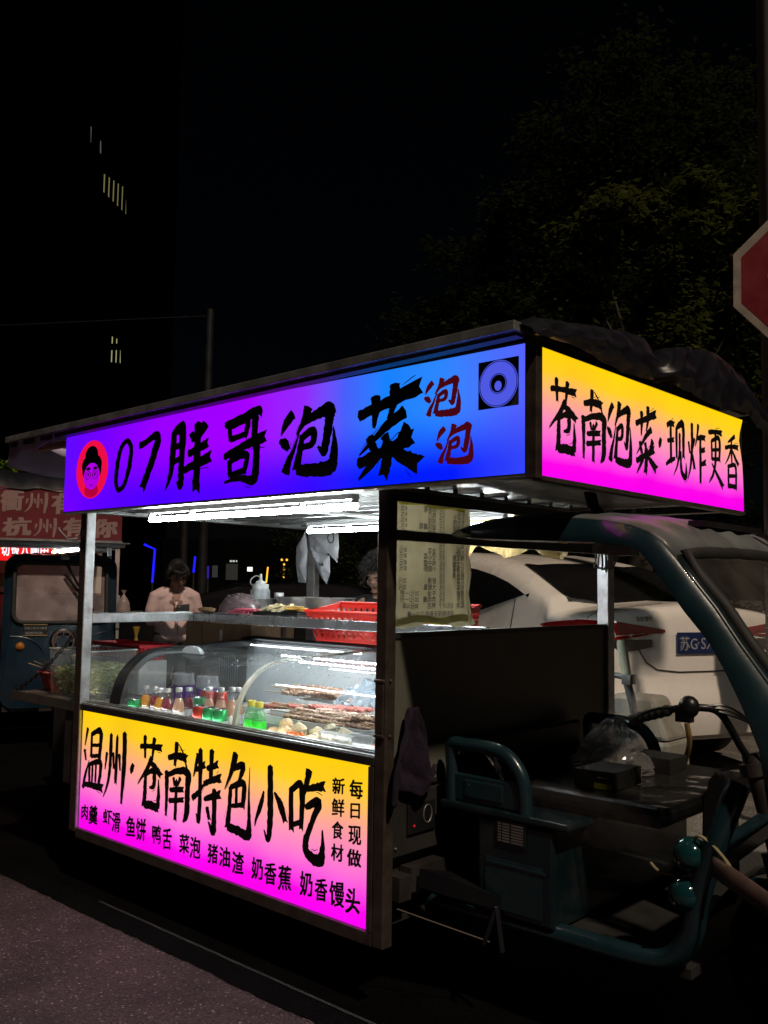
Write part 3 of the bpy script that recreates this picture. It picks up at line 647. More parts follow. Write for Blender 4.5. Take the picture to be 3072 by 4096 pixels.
LOWS = [("每",-0.151,-0.091,0.682,0.743), ("日",-0.145,-0.103,0.616,0.665), ("现",-0.152,-0.095,0.530,0.590), ("做",-0.158,-0.093,0.457,0.513), ("新",-0.234,-0.177,0.684,0.737), ("鲜",-0.235,-0.176,0.609,0.667), ("食",-0.233,-0.180,0.533,0.591), ("材",-0.235,-0.178,0.459,0.515), ("肉",-1.875,-1.821,0.309,0.375), ("羹",-1.809,-1.738,0.302,0.383), ("虾",-1.690,-1.620,0.323,0.386), ("滑",-1.616,-1.551,0.302,0.385), ("鱼",-1.502,-1.433,0.307,0.388), ("饼",-1.426,-1.354,0.302,0.393), ("鸭",-1.305,-1.244,0.311,0.386), ("舌",-1.229,-1.167,0.302,0.387), ("菜",-1.112,-1.046,0.311,0.385), ("泡",-1.039,-0.972,0.307,0.388), ("猪",-0.923,-0.861,0.311,0.383), ("油",-0.849,-0.786,0.312,0.386), ("渣",-0.770,-0.703,0.304,0.383), ("奶",-0.654,-0.592,0.307,0.385), ("香",-0.581,-0.516,0.306,0.382), ("蕉",-0.503,-0.436,0.303,0.388), ("奶",-0.388,-0.326,0.308,0.391), ("香",-0.312,-0.251,0.309,0.384), ("馒",-0.239,-0.170,0.308,0.390), ("头",-0.161,-0.096,0.304,0.385)]
PL = lambda u, v, d: (u, .0655-d, v)
m_ = MB(); m_.keepn = True
for c, a, b, d, e in LOWF: brush(m_, c, a, b, d, e, PL)
for i, (c, a, b, d, e) in enumerate(LOWS): glyph_box(m_, c, a, b, d, e, PL, .03, .035)
part(m_, "lettering", INK, lsig)

# front sign
fsig = part(MB().box((-2.042, .0005, 1.728), (.597, .05, 2.118)), "front_sign", DARKM)
FF = backlit("purple blue light box", 0, -2.042+.5, .598+.5, 1.73, 2.117, st=1.0,
    top=[(0, (92, 8, 255)), (.12, (112, 0, 255)), (.3, (148, 0, 252)), (.52, (162, 0, 252)), (.64, (146, 40, 252)), (.72, (70, 95, 250)), (.79, (22, 128, 250)), (.88, (44, 132, 250)), (1, (84, 96, 255))],
    bottom=[(0, (112, 0, 255)), (.15, (92, 0, 255)), (.3, (76, 0, 255)), (.52, (84, 0, 255)), (.66, (52, 10, 255)), (.76, (0, 30, 255)), (.9, (4, 26, 255)), (1, (52, 70, 255))])
m_ = MB(); m_.add([(-2.04, 0, 1.732), (.596, 0, 1.732), (.596, 0, 2.116), (-2.04, 0, 2.116)], [(0, 1, 2, 3)]); part(m_, "light_face", FF, fsig)
PF = lambda u, v, d: (u, -d, v)
m_ = MB(); m_.keepn = True
for c, a, b, d, e in [("0",-1.592,-1.461,1.803,2.030), ("7",-1.407,-1.262,1.806,2.033), ("胖",-1.205,-0.895,1.779,2.054), ("哥",-0.810,-0.561,1.786,2.059), ("泡",-0.481,-0.176,1.794,2.042), ("菜",-0.080,0.191,1.770,2.064)]:
    brush(m_, c, a, b, d, e, PF, 1.5 if c == '0' else 1.75 if c == '7' else 1.38)
part(m_, "lettering", INK, fsig)
m_ = MB(); m_.keepn = True
for i, (a, b, d, e) in enumerate([(0.214,0.361,1.936,2.057), (0.263,0.411,1.781,1.905)]): brush(m_, "泡", a, b, d, e, PF, 1.35, i)
part(m_, "small_lettering", INKR, fsig)
# oval badge: red ground, black hair, round spectacles, plain face
BR = em("badge red", lin((238, 14, 70)), 1); BF = em("badge face", lin((176, 0, 226)), 1); BJ = em("badge jacket", lin((180, 0, 60)), 1)
m_ = MB(); m_.keepn = True
ec, ez, ew, eh = -1.793, 1.92, .140, .136
def disc(x, z, rx, rz, d, n=40, a0=0, a1=6.2832):
    vs = [PF(x+rx*math.cos(a0+(a1-a0)*k/n), z+rz*math.sin(a0+(a1-a0)*k/n), d) for k in range(n+1)]
    m_.add(vs, [tuple(range(n+1))])
disc(ec, ez, ew, eh, .0010); m_.cur = 3; disc(ec, ez-.098, .060, .032, .0013)
m_.cur = 2; disc(ec-.002, ez+.020, .088, .054, .0014); disc(ec-.006, ez+.068, .056, .042, .0014); disc(ec, ez-.005, .084, .05, .0014)
m_.cur = 1; disc(ec, ez-.032, .068, .062, .0017)
m_.cur = 2
for s in (-1, 1):
    disc(ec+s*.031, ez+.004, .020, .007, .0021, 14)
    m_.tube([PF(ec+s*.031+.022*math.cos(a*.35), ez-.026+.019*math.sin(a*.35), .002) for a in range(18)], .0014, 5, closed=True)
    disc(ec+s*.029, ez-.024, .006, .009, .0022, 10)
disc(ec, ez-.074, .012, .003, .0021, 10)
part(m_, "badge", [BR, BF, INK, BJ], fsig)
# square scan panels at the right end stay blank: only the plain printed panel and disc
m_ = MB(); m_.keepn = True; m_.add([PF(.428, 1.936, .001), PF(.575, 1.936, .001), PF(.575, 2.082, .001), PF(.428, 2.082, .001)], [(0, 1, 2, 3)])
m_.cur = 1; disc(.5015, 2.009, .071, .071, .0014)
m_.cur = 0
for r_ in (.0675, .030): m_.tube([PF(.5015+r_*math.cos(a*.1745), 2.009+r_*math.sin(a*.1745), .0016) for a in range(36)], .0012, 5, closed=True)
disc(.5015, 2.009, .027, .027, .0018); m_.cur = 1; disc(.5015, 2.002, .013, .015, .0021)
part(m_, "round_badge", [pm("dark grey print", (.04, .04, .045), .5), em("pale blue print", lin((78, 88, 226)), 1)], fsig)
m_ = MB(); m_.box((-2.046, -.004, 1.722), (.602, .05, 1.7275)); m_.box((-2.046, .0, 2.1185), (.602, .05, 2.123)); part(m_, "frame", ALUD, fsig)
# side sign above the cab, its far edge curled and torn
ssig = part(MB().box((.598, .032, 1.72), (.627, 1.555, 2.112)), "side_sign", DARKM)
FS = backlit("yellow pink light box side", 1, .03, 1.556, 1.727, 2.107, vert=YEL, st=1.0)
edge = [(1.556, 1.727), (1.556, 1.80), (1.553, 1.86), (1.547, 1.92), (1.533, 1.965), (1.516, 2.015), (1.525, 2.05), (1.545, 2.085), (1.557, 2.107)]
m_ = MB(); m_.add([(.6300, .034, 1.727), (.6300, .034, 2.107)]+[(.6300, y, z) for y, z in reversed(edge)], [tuple(range(11))]); part(m_, "light_face", FS, ssig)
PS = lambda u, v, d: (.63+d, u, v)
m_ = MB(); m_.keepn = True
for c, a, b, d, e in [("苍",0.075,0.229,1.806,2.027), ("南",0.257,0.407,1.799,2.027), ("泡",0.420,0.586,1.806,2.019), ("菜",0.614,0.763,1.802,2.031), ("·",0.787,0.812,1.896,1.938), ("现",0.842,1.008,1.809,2.016), ("炸",1.022,1.181,1.807,2.031), ("更",1.209,1.343,1.807,2.029), ("香",1.365,1.503,1.808,2.028)]: brush(m_, c, a, b, d, e, PS)
part(m_, "lettering", INK, ssig)
m_ = MB(); m_.box((.5985, -.004, 1.716), (.637, .030, 2.125)); m_.box((.60, .030, 1.712), (.637, 1.56, 1.7262)); part(m_, "frame", POSTM, ssig, bevel=.002)

# roof
m_ = MB()
def rz(x): return 2.165-.011*(.62-x)
m_.hexa([(-2.50, -.045, rz(-2.50)-.022), (.60, -.045, rz(.6)-.022), (.60, 1.66, rz(.6)-.022), (-2.50, 1.66, rz(-2.50)-.022), (-2.50, -.045, rz(-2.50)-.012), (.60, -.045, rz(.6)-.012), (.60, 1.66, rz(.6)-.012), (-2.50, 1.66, rz(-2.50)-.012)])
part(m_, "roof_sheet", ALUD)
m_ = MB(); m_.hexa([(-2.505, -.085, rz(-2.505)-.030), (.615, -.085, rz(.615)-.030), (.615, -.045, rz(.615)-.030), (-2.505, -.045, rz(-2.505)-.030), (-2.505, -.085, rz(-2.505)), (.615, -.085, rz(.615)), (.615, -.045, rz(.615)), (-2.505, -.045, rz(-2.505))]); part(m_, "roof_edge_rail", ALU, bevel=.003)
m_ = MB(); m_.hexa([(-2.49, -.062, rz(-2.53)-.052), (.606, -.062, 2.125), (.606, -.02, 2.125), (-2.49, -.02, rz(-2.53)-.052), (-2.49, -.062, rz(-2.53)-.0305), (.606, -.062, rz(.606)-.0305), (.606, -.02, rz(.606)-.0305), (-2.49, -.02, rz(-2.53)-.0305)]); part(m_, "fascia", POSTM)
# overhang on the left: rafters and a plastic flap, neighbouring light painted into their colours
for i in range(4):
    y = .05+i*.45
    m_ = MB(); m_.box((-2.49, y, 2.07), (-2.045, y+.04, 2.095)); part(m_, "rafter", pm("weathered wood painted lit", (.60, .36, .27), .6, 0, .3, 9, .1, 50))
m_ = MB(); m_.grid(lambda u, v: (-2.515+.012*math.sin(u*22)-.03*v, -.05+u*1.6, 2.115-v*(.13+.03*math.sin(u*9))), 40, 5); part(m_, "flap", pm("blue tarpaulin painted lit", (.52, .46, .66), .35, 0, .2, 5), solid=.002, smooth=True)
m_ = MB(); m_.grid(lambda u, v: (-2.515+u*.475, -.055+.01*math.sin(u*17), 2.115-v*(.09-.045*u+.012*math.sin(u*13))), 30, 5); part(m_, "flap", pm("blue tarpaulin painted lit", (.10, .09, .16)), solid=.002, smooth=True)
# ceiling
CEIL = pm("galvanised ceiling", (.20, .21, .21), .4, .4, .2, 7, .05, 60, dirt=.45)
m_ = MB(); m_.box((-1.99, .06, 1.765), (.0, 1.60, 1.772)); part(m_, "ceiling_sheet", CEIL)
m_ = MB(); m_.box((.001, .06, 1.765), (.595, 1.60, 1.772)); part(m_, "shade_dark_ceiling", DARKM)  # ceiling goes on here in a dark material that stands in for shade
m_ = MB(); m_.box((-.002, .1, 1.69), (.012, 1.55, 1.7275)); part(m_, "light_block_rail", DARKM)  # added rail to keep tube light off the ceiling over the cab
for i in range(8):
    y = .30+i*.165
    m_ = MB(); m_.box((-1.94, y, 1.742), (-.03, y+.03, 1.7645)); part(m_, "purlin", CEIL, bevel=.003)
for (a, b) in (((-1.99, .06, 1.728), (-1.945, 1.60, 1.7645)), ((-1.94, 1.56, 1.728), (-.04, 1.60, 1.7415)), ((-.03, .1, 1.728), (.015, 1.60, 1.7415)), ((-1.90, .055, 1.728), (-.03, .095, 1.7415)), ((.015, .052, 1.728), (.59, .10, 1.7415)), ((.015, 1.545, 1.728), (.59, 1.6, 1.7415)), ((.555, .10, 1.728), (.5955, 1.545, 1.7415)), ((-.99, .1, 1.728), (-.945, 1.56, 1.7415))):
    m_ = MB(); m_.box(a, b); part(m_, "ceiling_beam", CEIL, bevel=.003)
m_ = MB(); m_.box((-1.90, .1, 1.775), (.59, 1.59, 2.10)); part(m_, "roof_box", DARKM)
# lamp tubes
for (p, q) in (((-1.413, .075, 1.676), (-.154, .075, 1.676)), ((-1.516, 1.12, 1.684), (-.25, 1.12, 1.684))):
    m_ = MB(); m_.tube([p, q], .011, 14); lt = part(m_, "lamp_tube", TUBE, smooth=True)
    m_ = MB(); m_.box((p[0], p[1]-.016, p[2]+.026), (q[0], p[1]+.016, p[2]+.044)); part(m_, "batten", WHITEP, lt)
    for x in (p[0]+.006, p[0]+.3, q[0]-.28, q[0]-.006):
        m_ = MB(); m_.box((x-.006, p[1]-.012, p[2]+.012), (x+.006, p[1]+.012, p[2]+.0265)); part(m_, "clip", WHITEP, lt)
# inner rails, back shelf
m_ = MB(); m_.box((-1.945, .098, 1.205), (-1.905, .70, 1.2475)); m_.box((-1.944, .098, 1.2485), (-1.912, .66, 1.252)); part(m_, "side_rail", ALU, bevel=.003)
m_ = MB(); m_.box((-1.90, .672, 1.203), (-.03, .70, 1.2475)); part(m_, "shelf_rail", STEEL, bevel=.003)
m_ = MB(); m_.box((-1.94, .701, 1.236), (-.95, 1.32, 1.246)); part(m_, "shelf", STEEL)
for x in (-1.90, -.96):
    m_ = MB(); m_.box((x-.012, 1.29, .835), (x+.012, 1.315, 1.235)); part(m_, "shelf_leg", STEEL)
m_ = MB(); m_.box((-1.235, .925, .835), (-.03, .945, 1.13)); m_.box((-1.235, .925, 1.131), (-.03, 1.22, 1.140)); m_.box((-1.255, .920, .835), (-1.236, .945, 1.235)); part(m_, "back_counter", STEEL)
m_ = MB(); m_.box((-1.225, 1.20, 1.141), (-.9, 1.21, 1.236)); part(m_, "splash_panel", STEEL)
# fold-down tray on the left side with its chain
m_ = MB(); m_.box((-2.57, .05, .812), (-1.955, .62, .830)); m_.box((-2.575, .046, .790), (-1.957, .0495, .838)); tr = part(m_, "side_tray", pm("dull tray steel", (.10, .09, .08), .5, .3, .25, 8, dirt=.4), bevel=.003)
m_ = MB(); m_.box((-2.05, .06, .45), (-1.955, .5, .785)); part(m_, "side_box", DARKM)
m_ = MB()
a, b = Vector((-2.55, .055, .835)), Vector((-1.955, .075, 1.20))
nl = 26
for i in range(nl):
    p = a.lerp(b, (i+.5)/nl); p.z -= .035*math.sin(math.pi*(i+.5)/nl); d = (b-a).normalized()*.019; s_ = Vector((0, 1, 0)) if i % 2 else (b-a).normalized().cross(Vector((0, 1, 0))); s_ = s_*.0085
    m_.tube([p+d*math.cos(k*.7854)+s_*math.sin(k*.7854) for k in range(8)], .0028, 5, closed=True)
part(m_, "chain", DARKM, tr, smooth=True)
# rear wheels
for y in (.30, 1.28):
    m_ = MB(); m_.lathe((-.9, y-.05, .27), [(.16, .0), (.235, .0), (.262, .02), (.268, .05), (.262, .08), (.235, .10), (.16, .10)], 32, ax=(0, 1, 0)); wl = part(m_, "wheel", BLACKR, smooth=True)
    m_ = MB(); m_.lathe((-.9, y-.035, .27), [(.02, .0), (.06, -.005), (.10, .02), (.157, .012), (.166, .0), (.166, .07), (.02, .07)], 24, ax=(0, 1, 0)); part(m_, "rim", ALUD, wl, smooth=True)
    m_ = MB()
    m_.grid(lambda u, v, y=y: (-.9+(.31+.008*math.sin(v*3.14))*math.cos(u*2.6+.27), y-.09+v*.18, .27+(.31+.008*math.sin(v*3.14))*math.sin(u*2.6+.27)), 20, 4); part(m_, "mudguard", DARKM, solid=.003)
# brake linkage and grey bracket under the front of the body
m_ = MB(); m_.hexa([(.04, .20, .40), (.14, .24, .38), (.30, .30, .36), (.10, .30, .34), (.05, .20, .46), (.14, .24, .44), (.30, .30, .40), (.10, .30, .44)]); part(m_, "spring_bracket", pm("grey zinc plate", (.011, .012, .015), .4, .4, .2, 9))
for q_ in ((.262, .27, .25), (.325, .285, .235)):
    m_ = MB(); m_.bar((.29, .30, .37), q_, .018, .014); part(m_, "link_arm", pm("grey zinc plate", (.011, .012, .015)), bevel=.003)
m_ = MB(); m_.tube([(.02, .12, .34), (.28, .28, .26)], .003, 6); part(m_, "brake_rod", pm("rusty rod", (.06, .045, .035), .5, .4))

# ---- tricycle cab in front (x > 0)
OUT = [(.095, 1.583), (.16, 1.603), (.25, 1.618), (.348, 1.626), (.47, 1.628), (.60, 1.619), (.70, 1.607), (.774, 1.592), (.83, 1.570), (.87, 1.541), (.909, 1.497), (.961, 1.431), (1.027, 1.350), (1.091, 1.256), (1.171, 1.150), (1.235, 1.03), (1.275, .90), (1.29, .76)]
INN = [(.092, 1.579), (.16, 1.572), (.25, 1.565), (.348, 1.560), (.47, 1.554), (.58, 1.549), (.66, 1.544), (.72, 1.538), (.762, 1.532), (.803, 1.514), (.838, 1.475), (.873, 1.430), (.942, 1.338), (1.010, 1.259), (1.058, 1.175), (1.10, 1.09), (1.146, .975), (1.17, .80)]
YC0, YC1 = .30, 1.30
N_ = len(OUT)
m_ = MB()
for y, e in ((YC0, 1), (YC1, -1)):      # the two side rings, with a rolled edge
    m_ = MB(); t0 = y+.028*e
    vs = [(x, y, z) for x, z in OUT]+[(x, y, z) for x, z in INN]+[(x, t0, z-.004) for x, z in INN]
    fs = [(i, i+1, N_+i+1, N_+i) for i in range(N_-1)]+[(N_+i, N_+i+1, 2*N_+i+1, 2*N_+i) for i in range(N_-1)]
    m_.add(vs, fs); part(m_, "cab_pillar", TEAL, smooth=True, solid=.004)
def crown(i, v):
    x, z = OUT[i]; q = 1-(2*v-1)**2; q = q**.6
    k = i/(N_-1); rib = .0055*math.sin(v*2*math.pi*6)*max(0, 1-abs(k-.42)/.22)
    dx, dz = (.045*k, .05*(1-k))
    return (x+dx*q+rib*.6, YC0+(YC1-YC0)*v, z+dz*q+rib)
NV = 72
def shell(i0, i1, v0, v1, name, mat, **k):
    s = MB(); vs = []; nn = int((v1-v0)*NV)
    for i in range(i0, i1+1):
        for j in range(nn+1): vs.append(crown(i, v0+(v1-v0)*j/nn))
    s.add(vs, [(a*(nn+1)+j, a*(nn+1)+j+1, (a+1)*(nn+1)+j+1, (a+1)*(nn+1)+j) for a in range(i1-i0) for j in range(nn)])
    return part(s, name, mat, smooth=True, **k)
ROOFP = pm("faded teal roof paint", (.14, .155, .16), .38, .05, .25, 8, .03, 40, dirt=.35)
shell(0, 10, 0, 1, "cab_roof", ROOFP, solid=.004)
shell(10, 15, 0, .028, "windscreen_surround", TEALD, solid=.004)
shell(10, 15, .972, 1, "windscreen_surround", TEALD, solid=.004)
shell(15, 17, 0, 1, "cab_nose", TEAL, solid=.004)
ws = shell(10, 15, .056, .944, "windscreen", glassy("dusty cab windscreen", dust=.10, dcol=(.30, .28, .25), gloss=1.1, rough=.06))
ring = [crown(10, .05+.90*t/14) for t in range(15)]+[crown(i, .95) for i in range(11, 15)]+[crown(15, .95-.90*t/14) for t in range(15)]+[crown(i, .05) for i in range(14, 10, -1)]
m_ = MB(); m_.tube(ring, .020, 8, closed=True); part(m_, "window_seal", BLACKR, ws, smooth=True)
m_ = MB(); m_.box((.81, .62, 1.605), (.86, 1.12, 1.625)); m_.bar((.84, 1.1, 1.62), (.90, 1.12, 1.58), .02, .015); m_.bar((.90, 1.1, 1.545), (.99, 1.0, 1.44), .012, .01); part(m_, "wiper", BLACKP)
m_ = MB(); m_.box((.665, .36, 1.505), (.74, .42, 1.535)); m_.box((.60, .38, 1.512), (.64, .44, 1.54))
for k in range(4): m_.tube([(.60+.012*k, .40, 1.51), (.60+.014*k, .39, 1.47-.005*k), (.635+.01*k, .39, 1.465), (.655+.008*k, .40, 1.505)], .003, 5)
part(m_, "wiring", ALUD)
m_ = MB(); m_.bar((.02, .06, 1.572), (.03, 1.53, 1.572), .03, .034); part(m_, "cross_rail", DARKM)
m_ = MB()
for y in (.6, .62, .64, .66): m_.tube([(.42, y+.05, 1.74), (.45, y+.02, 1.69), (.50, y, 1.645)], .008, 6)
part(m_, "cable_bundle", BLACKP)
# underframe tube, seat box, seat
m_ = MB(); tp_ = spline([(-.06, .35, .318), (.215, .35, .318), (.515, .35, .322), (.74, .35, .325), (.86, .35, .345), (.925, .35, .425), (.945, .35, .523), (.972, .35, .61), (1.01, .35, .72), (1.05, .40, .86)], 6); m_.tube(tp_, .034, 12); part(m_, "frame_tube", TEAL, smooth=True)
m_ = MB(); tp_ = [(x, 1.6-y, z) for x, y, z in tp_]; m_.tube(tp_, .034, 12); part(m_, "frame_tube", TEAL, smooth=True)
m_ = MB(); m_.bar((.945, .33, .60), (1.0, .95, .70), .06, .06); part(m_, "cross_tube", TEAL, bevel=.01)
m_ = MB(); m_.box((.0, .36, .30), (.92, 1.26, .328)); part(m_, "footboard", BLACKR)
m_ = MB(); m_.box((.205, .31, .335), (.50, 1.28, .645)); sb = part(m_, "seat_box", TEALD, bevel=.012)
m_ = MB(); m_.box((.24, .3065, .36), (.46, .3099, .52)); m_.box((.25, .303, .50), (.47, .3099, .51)); part(m_, "pressed_panel", TEAL, sb, bevel=.002)
m_ = MB(); m_.box((.285, .304, .568), (.398, .3095, .648)); pl_ = part(m_, "maker_plate", BLACKP, bevel=.002)
m_ = MB()
for k in range(7):
    for (a, b) in ((.293, .305), (.31, .338), (.345, .39)): m_.box((a, .3025, .578+k*.009), (b, .3038, .583+k*.009))
part(m_, "plate_print", ALUD, pl_) if False else part(m_, "plate_print", ALUD)
m_ = MB(); m_.box((.05, .30, .648), (.56, 1.30, .672)); part(m_, "seat_base", TEALD, bevel=.008)
VIN = pm("black seat vinyl", (.006, .006, .006), .42, 0, .25, 14, .12, 60)
m_ = MB(); m_.box((.30, .44, .673), (.80, 1.22, .74)); part(m_, "seat_cushion", VIN, bevel=.025)
m_ = MB(); m_.grid(lambda u, v: (.31+.50*u, .432-.012*math.sin(v*3.1)+.005*noise.noise(Vector((u*14, v*9, 1)))-.008*v, .748+.004*noise.noise(Vector((u*9, 2, v*5)))-(.11+.05*math.sin(u*3))*v), 44, 12)
m_.grid(lambda u, v: (.31+.50*u, .432+.55*v, .7445+.006*noise.noise(Vector((u*9, v*9, 5)))+.003), 40, 30)
part(m_, "seat_cover", film("crumpled clear film", (.30, .28, .27), .10, .1), smooth=True)
for yy, e in ((.335, 1), (1.265, -1)):
    m_ = MB()
    m_.tube(spline([(.082, yy, .66), (.078, yy, .78), (.078, yy, .855), (.13, yy, .862), (.24, yy, .862), (.31, yy, .845), (.362, yy, .79), (.378, yy, .72), (.38, yy, .66)], 6), .024, 10)
    ar = part(m_, "armrest", TEAL, smooth=True)
    m_ = MB(); m_.box((.085, yy-.012, .675), (.372, yy+.012, .765)); m_.box((.14, yy-.016, .69), (.30, yy+.016, .75)); part(m_, "armrest_panel", TEAL, ar, bevel=.005)
m_ = MB(); m_.box((.05, .40, .672), (.075, 1.2, .86)); part(m_, "seat_back", VIN, bevel=.01)
# handlebar and front end
m_ = MB(); m_.tube(spline([(.62, .6, .974), (.77, .6, 1.023), (.84, .61, 1.033), (.89, .66, 1.015), (.92, .74, .91), (.93, .80, .85), (.93, .80, .82)], 6), .012, 10); hbp = part(m_, "handlebar", BLACKP, smooth=True)
m_ = MB(); m_.tube([Vector((.615, .6, .972)).lerp(Vector((.75, .6, 1.017)), t/12) for t in range(13)], [.019 if t % 2 else .0165 for t in range(13)], 12); part(m_, "grip", BLACKR, hbp)
m_ = MB(); m_.ball((.815, .6, 1.033), .034, .03, .036, 12); m_.box((.775, .585, .985), (.825, .615, 1.03)); part(m_, "switch_box", BLACKP, hbp, smooth=True)
m_ = MB(); m_.tube(spline([(.78, .57, 1.03), (.72, .555, 1.02), (.66, .55, .99), (.64, .55, .975)], 4), .005, 6); part(m_, "brake_lever", BLACKP, hbp, smooth=True)
m_ = MB()
for k in range(3): m_.tube(spline([(.84, .60+k*.012, 1.03), (.91, .66, 1.04-k*.012), (.97, .74, .97), (.985, .80, .86), (.97, .84, .78)], 5), .0045, 6)
part(m_, "control_cable", BLACKP, smooth=True)
m_ = MB(); m_.tube([(.93, .80, .88), (1.02, .80, .55)], .03, 12); m_.tube([(.935, .8, .85), (.945, .80, .81)], .045, 12); part(m_, "steering_stem", DARKM, smooth=True)
for s in (-1, 1):
    m_ = MB(); m_.tube([(1.01, .8+s*.08, .60), (1.10, .8+s*.085, .26)], .022, 10); part(m_, "fork_leg", DARKM, smooth=True)
m_ = MB(); m_.lathe((1.11, .75, .26), [(.15, 0), (.225, 0), (.255, .02), (.262, .05), (.255, .08), (.225, .10), (.15, .10)], 30, ax=(0, 1, 0)); fw_ = part(m_, "wheel", BLACKR, smooth=True)
m_ = MB(); m_.lathe((1.11, .765, .26), [(.02, 0), (.09, .02), (.15, .01), (.155, .07), (.02, .07)], 20, ax=(0, 1, 0)); part(m_, "rim", ALUD, fw_, smooth=True)
m_ = MB(); m_.grid(lambda u, v: (1.11+.30*math.cos(u*2.3+.5), .70+.20*v, .26+(.30+.02*math.sin(v*3.14))*math.sin(u*2.3+.5)), 18, 5); part(m_, "mudguard", DARKM, solid=.004)
m_ = MB(); m_.prism([(.795, .48), (.80, .70), (.822, .79), (.848, .825), (.864, .815), (.878, .822), (.892, .79), (.90, .74), (.90, .48)], lambda u, v, d: (u, .72+d, v), .06); part(m_, "leg_shield", BLACKP, bevel=.008)
for c in ((.93, .345, .652), (.915, .345, .538)):
    m_ = MB(); m_.ball(c, .050, n=24); hn = part(m_, "horn", pm("teal gloss enamel", (.006, .045, .052), .12, .2, .1, 6, coat=1), smooth=True)
    m_ = MB(); m_.ball((c[0]-.016, c[1]-.046, c[2]-.018), .006, n=8); part(m_, "screw", BLACKP, hn)
    m_ = MB(); m_.tube([(c[0]+.03, c[1]+.02, c[2]), (c[0]+.06, c[1]+.03, c[2]-.005)], .03, 12); part(m_, "horn_mount", BLACKP, hn)
m_ = MB()
st_ = spline([(1.00, .40, .668), (.985, .36, .66), (1.0, .325, .645), (1.06, .29, .632), (1.14, .26, .61), (1.24, .22, .58), (1.36, .18, .545)], 6)
vs = [(x, y, z+.03) for x, y, z in st_]+[(x, y, z-.03) for x, y, z in st_]; n = len(st_)
m_.add(vs, [(i, i+1, n+i+1, n+i) for i in range(n-1)]); part(m_, "bumper_strap", pm("brushed brown steel", (.36, .26, .22), .35, .8, .2, 20), solid=.006, smooth=True)
m_ = MB(); m_.tube(spline([(.945, .33, .695), (.965, .32, .715), (1.0, .32, .70), (1.05, .30, .668), (1.075, .29, .64)], 5), .005, 6); m_.tube(spline([(.80, .36, .60), (.83, .35, .585), (.88, .345, .583)], 4), .004, 6); part(m_, "cable_loop", pm("yellowed cable", (.28, .25, .14), .5), smooth=True)
m_ = MB(); m_.tube(spline([(.40, 1.5, .85), (.41, 1.5, .76), (.37, 1.5, .64)], 5), .012, 8); part(m_, "rubber_hose", pm("ochre rubber hose", (.22, .14, .04), .5), smooth=True)

# ================================================================== GLASS DISPLAY CASE ON THE COUNTER
case = thing("display_case", "curved glass refrigerated display case on the cart counter, full of drinks and skewers", "display case", (-.9, .5, .776))
PRO = spline([(.10, .845), (.112, .90), (.128, .945), (.162, 1.0), (.235, 1.058), (.345, 1.088), (.56, 1.098), (.885, 1.112)], 5)
m_ = MB(); m_.box((-1.72, .122, .776), (-.05, .915, .786)); part(m_, "case_floor", WHITEP, case)
m_ = MB(); m_.box((-1.725, .895, .787), (-.05, .912, 1.10)); part(m_, "back_wall", pm("pale case lining", (.55, .60, .62), .4, 0, .06, 4), case)
m_ = MB(); m_.box((-1.73, .895, 1.101), (-.05, .945, 1.128)); m_.box((-1.73, .86, 1.114), (-.05, .894, 1.126)); part(m_, "top_rail", BLACKP, case, bevel=.004)
def arch(x0, x1, t, name, mat):
    s = MB(); n = len(PRO); ins = []
    for i, (y, z) in enumerate(PRO):
        a = PRO[max(i-1, 0)]; b = PRO[min(i+1, n-1)]; dy, dz = b[0]-a[0], b[1]-a[1]; l_ = math.hypot(dy, dz)
        ins.append((y+dz/l_*t, z-dy/l_*t))
    vs = [(x, y, z) for x in (x0, x1) for y, z in PRO+ins]
    M = 2*n; fs = []
    for i in range(n-1):
        fs += [(i, i+1, n+i+1, n+i), (M+i, M+n+i, M+n+i+1, M+i+1), (i, M+i, M+i+1, i+1), (n+i, n+i+1, M+n+i+1, M+n+i)]
    fs += [(0, n, M+n, M), (n-1, M+n-1, M+2*n-1, 2*n-1)]
    s.add(vs, fs); return part(s, name, mat, case, smooth=True)
arch(-1.735, -1.675, .020, "end_arch", BLACKP)
arch(-1.668, -1.650, .028, "inner_arch", BLACKP)
arch(-.842, -.822, .012, "middle_arch", pm("cream glazing bar", (.42, .42, .36), .35, 0, .1, 8))
for x0, x1 in ((-1.65, -.843), (-.821, -.035)):
    m_ = MB(); n = len(PRO)
    m_.add([(x, y, z) for x in (x0, x1) for y, z in PRO], [(i, i+1, n+i+1, n+i) for i in range(n-1)]); part(m_, "glass_pane", GLASS, case, smooth=True)
m_ = MB(); m_.add([(-1.70, y, z) for y, z in PRO]+[(-1.70, .885, .79), (-1.70, .10, .79)], [tuple(range(len(PRO)+2))]); part(m_, "side_glass", GLASS, case)
m_ = MB(); n = 14
pts = [(-1.378+.072*math.cos(math.pi*k/n), .035*math.sin(math.pi*k/n)) for k in range(n+1)]
m_.prism(pts, lambda u, v, d: (u, .285+d, 1.083+v), .022); part(m_, "handle", pm("clear grey plastic", (.55, .58, .60), .25), case, bevel=.003)
# condensation drops under the top glass
m_ = MB(); rr = random.Random(3)
for i in range(36):
    for j in range(5):
        x = -1.02+i*.0265+rr.uniform(-.003, .003); k = min(len(PRO)-2, 20+j*2); y, z = PRO[k]; y += rr.uniform(-.008, .008)
        if rr.random() < .85: m_.ball((x, y, z+.002), .0032*rr.uniform(.5, 1.1), n=6)
part(m_, "water_drops", glassy("water drop", dust=.3, dcol=(.8, .9, .95), gloss=3, rough=.02), case, smooth=True)

